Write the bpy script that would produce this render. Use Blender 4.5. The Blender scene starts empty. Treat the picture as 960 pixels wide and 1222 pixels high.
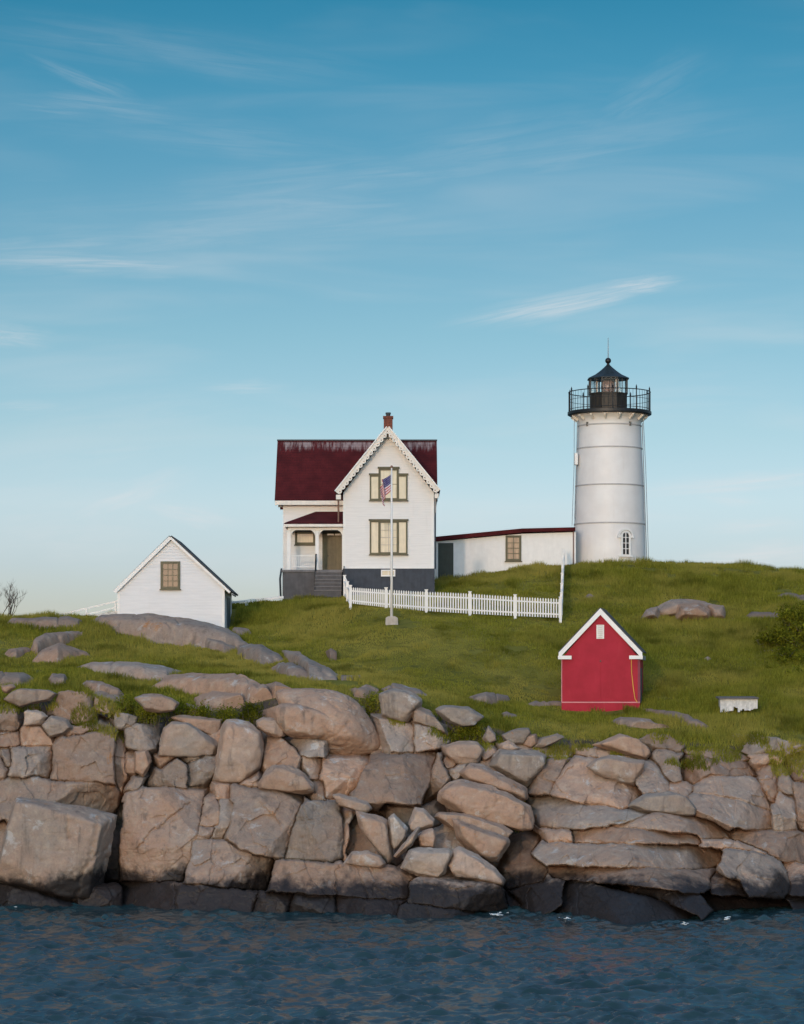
import bpy, bmesh, math, random
import numpy as np
from mathutils import Vector, noise as mnoise

random.seed(7)
RNG = np.random.default_rng(11)
S = bpy.context.scene
COL = S.collection

# ------------------------------------------------------------------ camera, sky, sun, exposure
F = 3104.0          # focal length in photo pixels (960 wide)
CZ = 9.4            # eye height above the sea
HOR = 820.0         # photo row of the horizon
cam_d = bpy.data.cameras.new('camera')
cam = bpy.data.objects.new('camera', cam_d); COL.objects.link(cam)
cam.location = (0, 0, CZ); cam.rotation_euler = (math.radians(90), 0, 0)
cam_d.sensor_fit = 'VERTICAL'; cam_d.sensor_height = 36.0
cam_d.lens = 36.0 * F / 1222.0
cam_d.shift_y = (HOR - 611.0) / 1222.0
cam_d.clip_start = 1.0; cam_d.clip_end = 20000
S.camera = cam

SUN_EL, SUN_AZ = math.radians(9), math.radians(15)    # sun behind the viewer, to the left
sun_d = bpy.data.lights.new('sun', 'SUN'); sun = bpy.data.objects.new('sun', sun_d); COL.objects.link(sun)
sun_d.energy = 2.0; sun_d.angle = math.radians(1.5); sun_d.color = (1.0, 0.75, 0.57)
tosun = Vector((-math.sin(SUN_AZ) * math.cos(SUN_EL), -math.cos(SUN_AZ) * math.cos(SUN_EL), math.sin(SUN_EL)))
sun.rotation_euler = (-tosun).to_track_quat('-Z', 'Y').to_euler()
sun.location = (-60, -60, 60)

S.view_settings.view_transform = 'Standard'; S.view_settings.look = 'None'
S.view_settings.exposure = -1.30; S.view_settings.gamma = 1.0
S.view_settings.use_curve_mapping = False
S.render.engine = 'CYCLES'
S.cycles.max_bounces = 5; S.cycles.diffuse_bounces = 3; S.cycles.transparent_max_bounces = 8
S.cycles.use_denoising = True


class NT:
    """small node-tree helper"""
    def __init__(s, tree): s.t = tree; s.n = tree.nodes; s.l = tree.links
    def new(s, kind, **kw):
        n = s.n.new(kind)
        for k, v in kw.items(): setattr(n, k, v)
        return n
    def put(s, sock, v):
        if hasattr(v, 'is_linked') or isinstance(v, bpy.types.NodeSocket): s.l.new(v, sock)
        else:
            if hasattr(sock.default_value, '__len__') and not hasattr(v, '__len__'): v = [v] * len(sock.default_value)
            if hasattr(v, '__len__') and len(sock.default_value) == 4 and len(v) == 3: v = (*v, 1)
            sock.default_value = v
    def math(s, op, a, b=0.0, clamp=False):
        n = s.new('ShaderNodeMath', operation=op, use_clamp=clamp); s.put(n.inputs[0], a); s.put(n.inputs[1], b); return n.outputs[0]
    def vmath(s, op, a, b=(0, 0, 0)):
        n = s.new('ShaderNodeVectorMath', operation=op); s.put(n.inputs[0], a); s.put(n.inputs[1], b)
        return n.outputs[1] if op in ('LENGTH', 'DOT_PRODUCT') else n.outputs[0]
    def mix(s, f, a, b, blend='MIX'):
        n = s.new('ShaderNodeMix', data_type='RGBA', blend_type=blend)
        s.put(n.inputs[0], f); s.put(n.inputs[6], a); s.put(n.inputs[7], b); return n.outputs[2]
    def rng(s, v, a, b, c=0.0, d=1.0, smooth=True):
        n = s.new('ShaderNodeMapRange', interpolation_type='SMOOTHSTEP' if smooth else 'LINEAR')
        s.put(n.inputs[0], v)
        for i, x in enumerate((a, b, c, d)): n.inputs[i + 1].default_value = x
        return n.outputs[0]
    def noise(s, vec, scale, detail=4, rough=0.55, dist=0.0):
        n = s.new('ShaderNodeTexNoise'); s.put(n.inputs['Vector'], vec)
        n.inputs['Scale'].default_value = scale; n.inputs['Detail'].default_value = detail
        n.inputs['Roughness'].default_value = rough; n.inputs['Distortion'].default_value = dist
        return n.outputs[0]
    def xyz(s, v):
        n = s.new('ShaderNodeSeparateXYZ'); s.put(n.inputs[0], v); return n.outputs
    def comb(s, x, y, z):
        n = s.new('ShaderNodeCombineXYZ'); s.put(n.inputs[0], x); s.put(n.inputs[1], y); s.put(n.inputs[2], z); return n.outputs[0]


# ---- sky: Nishita, its tint deepened with elevation, thin cirrus on top
W = bpy.data.worlds.new('World'); S.world = W; W.use_nodes = True
g = NT(W.node_tree); g.n.clear()
sky = g.new('ShaderNodeTexSky', sky_type='NISHITA'); sky.sun_disc = False
sky.sun_elevation = SUN_EL; sky.sun_rotation = math.pi + SUN_AZ
sky.altitude = 10; sky.air_density = 1.0; sky.dust_density = 0.6; sky.ozone_density = 2.0
SKY_STRENGTH = 0.15
tc = g.new('ShaderNodeTexCoord')
dx, dy, dz = g.xyz(tc.outputs['Generated'])
front = g.math('MAXIMUM', dy, 0.05)
u = g.math('DIVIDE', dx, front); v = g.math('DIVIDE', dz, front)
uv = g.comb(u, v, 0.0)
ramp = g.new('ShaderNodeValToRGB'); g.put(ramp.inputs[0], g.rng(dz, 0.0, 1.0, 0, 1, smooth=False))
cr = ramp.color_ramp
stops = [(0.0, (1.816, 1.9, 2.926)), (0.0465, (1.867, 1.985, 3.027)), (0.0705, (2.052, 2.119, 2.825)), (0.096, (1.816, 2.001, 2.405)), (0.134, (1.413, 1.816, 2.052)), (0.165, (1.144, 1.665, 1.867)), (0.226, (0.521, 1.396, 1.631)), (0.26, (0.269, 1.194, 1.43)), (0.36, (0.8, 1.3, 1.5)), (0.62, (4.2, 3.9, 3.8)), (1.0, (9.0, 7.9, 7.3))]  # upper stops brighten the unseen overhead sky as added fill light
while len(cr.elements) < len(stops): cr.elements.new(0.5)
for e, (p, c) in zip(cr.elements, stops): e.position = p; e.color = (*c, 1)
base = g.mix(1.0, sky.outputs[0], ramp.outputs[0], 'MULTIPLY')
# half of the sky round the sun, out of view, brightened as added fill
base = g.mix(1.0, base, g.mix(g.rng(dy, 0.05, -0.55), (1, 1, 1), (2.75, 2.5, 2.4)), 'MULTIPLY')
# cirrus: broad faint veils and a few definite wisps
nv = g.noise(g.vmath('MULTIPLY', uv, (6, 42, 1)), 1.0, 4, 0.5, 0.5)
veil = g.math('MULTIPLY', g.rng(nv, 0.45, 0.85), g.rng(v, 0.25, 0.12, 0.11, 0.32))
cl = veil
def wisp(px, py, length, width, ang, amt, sc=1.0):
    global cl
    m = g.new('ShaderNodeMapping', vector_type='TEXTURE'); g.put(m.inputs[0], uv)
    m.inputs[1].default_value = ((px - 480) / F, (HOR - py) / F, 0)
    m.inputs[2].default_value = (0, 0, math.radians(ang))
    m.inputs[3].default_value = (length / F, width / F, 1)
    off = g.vmath('ADD', m.outputs[0], (px * .013, py * .017, 0))
    wob = g.noise(g.vmath('MULTIPLY', off, (1.3 * sc, .7, 1)), 1.0, 3, 0.5, 0.2)
    shifted = g.vmath('ADD', m.outputs[0], g.comb(0.0, g.math('MULTIPLY', g.math('SUBTRACT', wob, 0.5), 1.2), 0.0))
    d = g.vmath('LENGTH', shifted)
    fine = g.noise(g.vmath('MULTIPLY', off, (1.6 * sc, 5.0, 1)), 1.0, 6, 0.6, 0.6)
    a = g.math('MULTIPLY', g.math('POWER', g.rng(d, 1.0, 0.0), 1.3), g.rng(fine, 0.25, 0.75, 0.25, 1.0))
    cl = g.math('MAXIMUM', cl, g.math('MULTIPLY', a, amt))
wisp(676, 360, 185, 26, 12, 0.66)
wisp(758, 342, 85, 17, 9, 0.62)
wisp(110, 315, 270, 22, -1, 0.40, 1.6)
wisp(60, 300, 210, 34, 3, 0.20, 1.6)
wisp(110, 128, 230, 30, -6, 0.16, 1.5)
wisp(100, 95, 120, 18, -22, 0.16, 1.3)
wisp(290, 462, 85, 14, 1, 0.26)
wisp(890, 577, 210, 22, 5, 0.48, 1.4)
wisp(900, 627, 90, 15, 2, 0.34)
wisp(870, 596, 60, 14, -6, 0.30)
wisp(150, 592, 120, 32, 18, 0.40, 1.4)
wisp(225, 614, 100, 18, -10, 0.38, 1.4)
wisp(900, 665, 150, 30, 6, 0.55, 1.5)
wisp(10, 400, 90, 28, -8, 0.32)
wisp(35, 484, 70, 12, 2, 0.20)
wisp(420, 212, 360, 46, 5, 0.17, 1.8)
wisp(770, 115, 150, 44, 28, 0.10, 1.6)
wisp(300, 262, 460, 90, 3, 0.22, 1.8)
wisp(640, 180, 420, 70, 8, 0.16, 1.9)
wisp(200, 60, 380, 46, -8, 0.12, 1.9)
wisp(700, 480, 380, 60, 4, 0.16, 1.8)
wisp(120, 520, 260, 70, 8, 0.18, 1.6)
wisp(250, 165, 330, 40, -5, 0.10, 1.8)
wisp(560, 620, 420, 50, 2, 0.20, 1.8)
wisp(80, 640, 200, 60, 4, 0.22, 1.5)
cloudc = g.math('MULTIPLY', cl, 1.0, True)
final = g.mix(cloudc, base, (12.6, 12.5, 12.7))
bg = g.new('ShaderNodeBackground'); g.put(bg.inputs[0], final); bg.inputs[1].default_value = SKY_STRENGTH
out = g.new('ShaderNodeOutputWorld'); g.l.new(bg.outputs[0], out.inputs[0])


# ------------------------------------------------------------------ helpers
def X(px, Y): return (px - 480.0) * Y / F
def Z(py, Y): return CZ + (HOR - py) * Y / F

def tag(o, label=None, cat=None, group=None, kind=None):
    if label: o['label'] = label
    if cat: o['category'] = cat
    if group: o['group'] = group
    if kind: o['kind'] = kind
    return o

ORG = {}
def empty(name, loc, label, cat, group=None, rz=0.0):
    o = bpy.data.objects.new(name, None); COL.objects.link(o); o.empty_display_size = 0.3
    o.location = loc; o.rotation_euler = (0, 0, rz); ORG[o.name] = Vector(loc)
    return tag(o, label, cat, group)

def mesh_obj(name, verts, faces, mats, parent=None, smooth=False, midx=None, attrs=None, local=False):
    verts = np.asarray(verts, dtype=np.float32).reshape(-1, 3)
    if parent is not None:
        org = ORG[parent.name]
        if not local: verts = verts - np.array(org, dtype=np.float32)
    me = bpy.data.meshes.new(name)
    if isinstance(faces, np.ndarray):
        nf, k = faces.shape
        me.vertices.add(len(verts)); me.vertices.foreach_set('co', verts.ravel())
        me.loops.add(nf * k); me.loops.foreach_set('vertex_index', faces.astype(np.int32).ravel())
        me.polygons.add(nf); me.polygons.foreach_set('loop_start', np.arange(0, nf * k, k, dtype=np.int32))
        me.update(calc_edges=True)
    else:
        me.from_pydata([tuple(map(float, q)) for q in verts], [], faces)
    if not isinstance(mats, (list, tuple)): mats = [mats]
    for m in mats: me.materials.append(m)
    if midx is not None: me.polygons.foreach_set('material_index', np.asarray(midx, dtype=np.int32))
    me.polygons.foreach_set('use_smooth', np.full(len(me.polygons), bool(smooth)))
    for k, a in (attrs or {}).items():
        at = me.attributes.new(k, 'FLOAT', 'POINT'); at.data.foreach_set('value', np.asarray(a, dtype=np.float32))
    me.validate(verbose=False); me.update()
    o = bpy.data.objects.new(name, me); COL.objects.link(o)
    if parent is not None: o.parent = parent; ORG[o.name] = ORG[parent.name]
    else: ORG[o.name] = Vector((0, 0, 0))
    return o

class MB:
    def __init__(s): s.v = []; s.f = []; s.m = []
    def add(s, vs, fs, m=0):
        b = len(s.v); s.v += [tuple(q) for q in vs]; s.f += [[b + i for i in f] for f in fs]; s.m += [m] * len(fs); return s
    def box(s, x0, x1, y0, y1, z0, z1, m=0):
        vs = [(x, y, z) for z in (z0, z1) for y in (y0, y1) for x in (x0, x1)]
        return s.add(vs, [(0, 2, 3, 1), (4, 5, 7, 6), (0, 1, 5, 4), (2, 6, 7, 3), (0, 4, 6, 2), (1, 3, 7, 5)], m)
    def prism(s, poly, y0, y1, m=0):
        """polygon in x,z pushed from y0 to y1"""
        n = len(poly); vs = [(x, y0, z) for x, z in poly] + [(x, y1, z) for x, z in poly]
        fs = [tuple(range(n)), tuple(range(2 * n - 1, n - 1, -1))] + [(i, i + n, (i + 1) % n + n, (i + 1) % n) for i in range(n)]
        return s.add(vs, fs, m)
    def slab(s, a, b, c, d, th, m=0):
        """quad a,b,c,d thickened against its normal"""
        a, b, c, d = map(Vector, (a, b, c, d)); n = (b - a).cross(d - a).normalized() * th
        vs = [a, b, c, d, a - n, b - n, c - n, d - n]
        return s.add(vs, [(0, 1, 2, 3), (7, 6, 5, 4), (0, 4, 5, 1), (1, 5, 6, 2), (2, 6, 7, 3), (3, 7, 4, 0)], m)
    def bar(s, p, q, w, h=None, m=0, up=(0, 0, 1)):
        p, q = Vector(p), Vector(q); h = h or w; t = (q - p).normalized(); upv = Vector(up)
        if abs(t.dot(upv)) > 0.98: upv = Vector((0, 1, 0))
        a = t.cross(upv).normalized() * w / 2; b = a.cross(t).normalized() * h / 2
        vs = [r + i * a + j * b for r in (p, q) for i, j in ((-1, -1), (1, -1), (1, 1), (-1, 1))]
        return s.add(vs, [(0, 1, 2, 3), (7, 6, 5, 4), (0, 4, 5, 1), (1, 5, 6, 2), (2, 6, 7, 3), (3, 7, 4, 0)], m)
    def tube(s, pts, r, seg=8, m=0):
        pts = [Vector(p) for p in pts]; rs = r if hasattr(r, '__len__') else [r] * len(pts); rings = []
        for i, p in enumerate(pts):
            t = (pts[min(i + 1, len(pts) - 1)] - pts[max(i - 1, 0)]).normalized()
            upv = Vector((0, 0, 1)) if abs(t.z) < 0.9 else Vector((0, 1, 0))
            a = t.cross(upv).normalized(); b = a.cross(t).normalized()
            rings += [p + rs[i] * (math.cos(k * 2 * math.pi / seg) * a + math.sin(k * 2 * math.pi / seg) * b) for k in range(seg)]
        n = len(pts); fs = [(i * seg + k, i * seg + (k + 1) % seg, (i + 1) * seg + (k + 1) % seg, (i + 1) * seg + k) for i in range(n - 1) for k in range(seg)]
        fs += [tuple(range(seg - 1, -1, -1)), tuple((n - 1) * seg + k for k in range(seg))]
        return s.add(rings, fs, m)
    def lathe(s, c, prof, seg=48, m=0, ph=0.0, cap=True):
        vs = []; n = len(prof)
        for r, z in prof:
            vs += [(c[0] + r * math.cos(ph + k * 2 * math.pi / seg), c[1] + r * math.sin(ph + k * 2 * math.pi / seg), z) for k in range(seg)]
        fs = [(i * seg + k, i * seg + (k + 1) % seg, (i + 1) * seg + (k + 1) % seg, (i + 1) * seg + k) for i in range(n - 1) for k in range(seg)]
        if cap: fs += [tuple(range(seg - 1, -1, -1)), tuple((n - 1) * seg + k for k in range(seg))]
        return s.add(vs, fs, m)
    def build(s, name, mats, parent=None, smooth=False, bevel=0, local=False):
        o = mesh_obj(name, s.v, s.f, mats, parent, smooth, s.m, local=local)
        if bevel:
            b = o.modifiers.new('bevel', 'BEVEL'); b.width = bevel; b.segments = 2; b.limit_method = 'ANGLE'
        return o

# vectorised value noise
def _h(i, j, k, seed):
    h = (i.astype(np.uint32) * np.uint32(374761393) + j.astype(np.uint32) * np.uint32(668265263) + k.astype(np.uint32) * np.uint32(2147483647 - 19) + np.uint32(seed * 7919 + 13))
    h = (h ^ (h >> np.uint32(13))) * np.uint32(1274126177); h = h ^ (h >> np.uint32(16))
    return h.astype(np.float64) / 4294967295.0 * 2 - 1
def vnoise(p, seed=0):
    f = np.floor(p); i = f.astype(np.int64); t = p - f; t = t * t * t * (t * (t * 6 - 15) + 10)
    r = 0
    for a in (0, 1):
        for b in (0, 1):
            for c in (0, 1):
                w = (t[:, 0] if a else 1 - t[:, 0]) * (t[:, 1] if b else 1 - t[:, 1]) * (t[:, 2] if c else 1 - t[:, 2])
                r = r + w * _h(i[:, 0] + a, i[:, 1] + b, i[:, 2] + c, seed)
    return r
def fbm(p, oct=4, seed=0, gain=0.5):
    r = 0; a = 1.0
    for o in range(oct): r = r + a * vnoise(p * 2.03 ** o + o * 17.3, seed + o); a *= gain
    return r
def fbm2(x, y, oct=4, seed=0, gain=0.5): return fbm(np.stack([x, y, np.full_like(x, 0.37)], 1), oct, seed, gain)


# ------------------------------------------------------------------ materials
def mat(name):
    m = bpy.data.materials.new(name); m.use_nodes = True; t = NT(m.node_tree); t.n.clear()
    b = t.new('ShaderNodeBsdfPrincipled'); o = t.new('ShaderNodeOutputMaterial'); t.l.new(b.outputs[0], o.inputs[0])
    return m, t, b
def pos(t): return t.new('ShaderNodeNewGeometry').outputs['Position']
def bump(t, b, h, strength=0.3, dist=0.02):
    n = t.new('ShaderNodeBump'); n.inputs['Strength'].default_value = strength; n.inputs['Distance'].default_value = dist
    t.put(n.inputs['Height'], h); t.l.new(n.outputs[0], b.inputs['Normal'])
def plain(name, col, rough=0.6, metal=0.0, var=0.10, scale=3.0, spec=0.4, bmp=0.0):
    """a painted or raw surface with slight blotchy wear"""
    m, t, b = mat(name); p = pos(t)
    n1 = t.noise(p, scale, 5, 0.6); n2 = t.noise(t.vmath('MULTIPLY', p, (6, 6, 0.7)), 1.2, 4)
    f = t.math('ADD', t.math('MULTIPLY', n1, 0.6), t.math('MULTIPLY', n2, 0.4))
    c = t.mix(t.rng(f, 0.3, 0.7), [x * (1 - var) for x in col], [min(1, x * (1 + var)) for x in col])
    t.put(b.inputs['Base Color'], c); t.put(b.inputs['Roughness'], rough); t.put(b.inputs['Metallic'], metal)
    b.inputs['Specular IOR Level'].default_value = spec
    if bmp: bump(t, b, n1, bmp, 0.02)
    return m
def siding(name, col, pitch, strength=0.5, dirt=(0.42, 0.38, 0.33)):
    m, t, b = mat(name); p = pos(t); x, y, z = t.xyz(p)
    saw = t.math('FRACT', t.math('DIVIDE', z, pitch))
    lap = t.rng(saw, 0.0, 0.12, 0.0, 1.0)
    n = t.noise(t.vmath('MULTIPLY', p, (0.8, 0.8, 8)), 1.2, 4); n2 = t.noise(t.vmath('MULTIPLY', p, (4, 4, 0.35)), 1.0, 5)
    c = t.mix(t.rng(n, 0.35, 0.75), col, [q * 0.93 for q in col])
    c = t.mix(t.math('MULTIPLY', t.rng(n2, 0.58, 0.82), 0.20), c, dirt)
    c = t.mix(t.rng(saw, 0.0, 0.10, 0.13, 0.0), c, dirt)          # narrow line of the dirt tint along each lap
    t.put(b.inputs['Base Color'], c); b.inputs['Roughness'].default_value = 0.62
    bump(t, b, t.math('SUBTRACT', lap, t.math('MULTIPLY', saw, 0.7)), strength, 0.02)
    return m
WHITE = (0.78, 0.75, 0.72)
M = {}
M['siding'] = siding('white clapboard', WHITE, 0.13, 0.32)
M['siding_shed'] = siding('white shed boards', (0.74, 0.73, 0.73), 0.16)
M['white'] = plain('white paint', (0.78, 0.76, 0.73), 0.5, var=0.05)
M['tower'] = None
M['cream'] = plain('cream trim paint', (0.72, 0.67, 0.60), 0.5, var=0.08)
M['olive'] = plain('olive window frame', (0.095, 0.085, 0.045), 0.5, var=0.15)
M['door_olive'] = plain('olive brown door', (0.13, 0.10, 0.05), 0.5, var=0.2)
M['door_green'] = plain('dark green door', (0.022, 0.034, 0.027), 0.5, var=0.2)
M['slate'] = plain('slate blue foundation paint', (0.045, 0.052, 0.066), 0.75, var=0.2, bmp=0.2)
M['porchgrey'] = plain('grey porch paint', (0.085, 0.080, 0.083), 0.7, var=0.2)
M['tread'] = plain('grey step tread', (0.16, 0.15, 0.15), 0.7, var=0.2)
M['iron'] = plain('black iron', (0.012, 0.012, 0.013), 0.45, var=0.3)
M['lanternroof'] = plain('weathered dark green roof', (0.012, 0.020, 0.022), 0.5, var=0.5)
M['bronze'] = plain('bronze gallery wall', (0.030, 0.022, 0.014), 0.45, var=0.5)
M['brick'] = plain('chimney brick', (0.17, 0.055, 0.035), 0.85, var=0.35, scale=9)
M['pot'] = plain('dark chimney pot', (0.05, 0.055, 0.06), 0.7)
def pane_mat(name, col, var=0.05):
    """a glazed pane with a drawn blind right behind it: blind colour under a clear glossy layer"""
    m, t, b = mat(name); p = pos(t); n1 = t.noise(p, 2.0, 4, 0.6); fold = t.noise(t.vmath('MULTIPLY', p, (6, 1, .4)), 1.5, 3)
    f = t.math('ADD', t.math('MULTIPLY', n1, 0.5), t.math('MULTIPLY', fold, 0.5))
    t.put(b.inputs['Base Color'], t.mix(t.rng(f, 0.35, 0.65), [q * (1 - var) for q in col], [q * (1 + var) for q in col]))
    b.inputs['Roughness'].default_value = 0.7; b.inputs['Coat Weight'].default_value = 0.8; b.inputs['Coat Roughness'].default_value = 0.04; b.inputs['Coat IOR'].default_value = 1.5
    return m
M['blind'] = pane_mat('pane over cream blind', (0.56, 0.50, 0.36), 0.10)
M['blind_tan'] = pane_mat('pane over tan blind', (0.30, 0.20, 0.11), 0.3)
M['redpaint'] = None
M['greypaint'] = plain('grey trim', (0.30, 0.29, 0.28), 0.6)
M['cable'] = plain('grey cable', (0.28, 0.29, 0.30), 0.5)
M['brownpipe'] = plain('brown downpipe', (0.20, 0.11, 0.08), 0.5)
M['darkpipe'] = plain('dark downpipe', (0.05, 0.06, 0.07), 0.5)
M['yellow'] = plain('yellow cord', (0.70, 0.42, 0.06), 0.5)
M['bluedoor'] = plain('blue grey door', (0.06, 0.09, 0.11), 0.5)
M['concrete'] = plain('concrete', (0.42, 0.37, 0.32), 0.85, var=0.2, bmp=0.3)
M['shingle_dark'] = plain('dark grey shingles', (0.07, 0.065, 0.06), 0.85, var=0.3, scale=6)
M['belt'] = plain('grey seam', (0.42, 0.40, 0.39), 0.6)
M['lens'] = plain('pink glass lens', (0.30, 0.20, 0.18), 0.25, var=0.2)
M['flagred'] = plain('flag red', (0.42, 0.02, 0.045), 0.8); M['flagwhite'] = plain('flag white', (0.75, 0.73, 0.74), 0.8); M['flagblue'] = plain('flag blue', (0.035, 0.03, 0.16), 0.8)
M['twig'] = plain('grey bark', (0.11, 0.09, 0.075), 0.9, var=0.3)
M['weathered'] = plain('weathered white boards', (0.62, 0.60, 0.57), 0.8, var=0.22, scale=8)
M['slab'] = plain('grey stone slab', (0.13, 0.115, 0.11), 0.85, var=0.25)

def glass_mat():
    m = bpy.data.materials.new('window glass'); m.use_nodes = True; t = NT(m.node_tree); t.n.clear()
    tr = t.new('ShaderNodeBsdfTransparent'); gl = t.new('ShaderNodeBsdfGlossy'); gl.inputs['Roughness'].default_value = 0.05
    fr = t.new('ShaderNodeFresnel'); fr.inputs[0].default_value = 1.5
    mx = t.new('ShaderNodeMixShader'); t.put(mx.inputs[0], t.math('MULTIPLY', fr.outputs[0], 0.55, True)); t.l.new(tr.outputs[0], mx.inputs[1]); t.l.new(gl.outputs[0], mx.inputs[2])
    o = t.new('ShaderNodeOutputMaterial'); t.l.new(mx.outputs[0], o.inputs[0]); return m
M['glass'] = glass_mat()

M['muntin'] = plain('tan olive muntin', (0.19, 0.155, 0.095), 0.6)
M['porch_shade'] = plain('painted porch shade', (0.012, 0.011, 0.010), 0.9)  # near-black colour stands in for the shade under the porch roof
M['blind_brown'] = pane_mat('pane over dark room', (0.045, 0.032, 0.020), 0.5)
def darkglass():
    m, t, b = mat('dark window interior'); t.put(b.inputs['Base Color'], (0.03, 0.028, 0.025)); b.inputs['Roughness'].default_value = 0.3; return m
M['dark'] = darkglass()

def tower_mat():
    m, t, b = mat('white painted iron tower'); p = pos(t); x, y, z = t.xyz(p)
    n = t.noise(p, 0.9, 5); st = t.noise(t.vmath('MULTIPLY', p, (5, 5, 0.25)), 1.0, 5, 0.6)
    c = t.mix(t.rng(n, 0.35, 0.7), (0.72, 0.685, 0.655), (0.78, 0.75, 0.72))
    c = t.mix(t.math('MULTIPLY', t.rng(st, 0.55, 0.85), 0.14), c, (0.45, 0.36, 0.29))
    t.put(b.inputs['Base Color'], c); b.inputs['Roughness'].default_value = 0.5
    saw = t.math('FRACT', t.math('DIVIDE', z, 0.62)); ang = t.math('ARCTAN2', t.math('SUBTRACT', y, 160.2), t.math('SUBTRACT', x, 12.7))
    br = t.math('FRACT', t.math('MULTIPLY', ang, 2.2))
    h = t.math('MULTIPLY', t.rng(saw, 0.0, 0.05), t.rng(br, 0.0, 0.02))
    bump(t, b, t.math('ADD', h, t.math('MULTIPLY', n, 0.5)), 0.10, 0.02); return m
M['tower'] = tower_mat()

def red_mat():
    m, t, b = mat('crimson painted wall'); p = pos(t)
    n = t.noise(p, 1.1, 5, 0.6); st = t.noise(t.vmath('MULTIPLY', p, (3, 3, 0.4)), 1.3, 5)
    c = t.mix(t.rng(n, 0.3, 0.75), (0.33, 0.012, 0.028), (0.41, 0.018, 0.040))
    c = t.mix(t.math('MULTIPLY', t.rng(st, 0.55, 0.85), 0.3), c, (0.44, 0.06, 0.08))
    t.put(b.inputs['Base Color'], c); b.inputs['Roughness'].default_value = 0.6; b.inputs['Specular IOR Level'].default_value = 0.2
    bump(t, b, t.noise(p, 5, 4), 0.12, 0.03); return m
M['redpaint'] = red_mat()

def roof_mat(name, ridge_z, streak):
    m, t, b = mat(name); p = pos(t); x, y, z = t.xyz(p)
    n = t.noise(p, 1.2, 5); nn = t.noise(t.vmath('MULTIPLY', p, (7, 1, 1)), 2.0, 3)
    c = t.mix(t.rng(n, 0.3, 0.7), (0.062, 0.010, 0.011), (0.100, 0.015, 0.016))
    c = t.mix(t.rng(nn, 0.45, 0.75, 0, 0.4), c, (0.055, 0.010, 0.012))
    if streak:   # gull droppings run down from the ridge
        s1 = t.noise(t.comb(t.math('MULTIPLY', x, 5.0), 0.0, t.math('MULTIPLY', z, 0.9)), 1.0, 4, 0.7)
        big = t.noise(t.comb(x, 0.0, 3.1), 0.45, 2)
        top = t.rng(z, ridge_z - 1.5, ridge_z - 0.2)
        a = t.math('MULTIPLY', t.rng(t.math('MULTIPLY', t.math('ADD', s1, t.math('MULTIPLY', t.math('SUBTRACT', big, 0.5), 0.6)), top), 0.34, 0.60), 0.62)
        a = t.math('MULTIPLY', a, t.rng(z, ridge_z - 0.04, ridge_z - 0.14))
        c = t.mix(a, c, (0.46, 0.37, 0.35))
    t.put(b.inputs['Base Color'], c); b.inputs['Roughness'].default_value = 0.85; b.inputs['Specular IOR Level'].default_value = 0.12
    rows = t.math('FRACT', t.math('MULTIPLY', z, 6.0)); c2 = t.mix(t.rng(rows, 0.0, 0.22, 0.5, 0.0), c, (0.030, 0.006, 0.007)); t.put(b.inputs['Base Color'], c2); bump(t, b, t.math('ADD', rows, nn), 0.35, 0.02); return m
M['roof'] = roof_mat('dark red shingles', Z(526, 155.4), True)
M['roof_plain'] = roof_mat('dark red porch shingles', 0, False)

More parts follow.
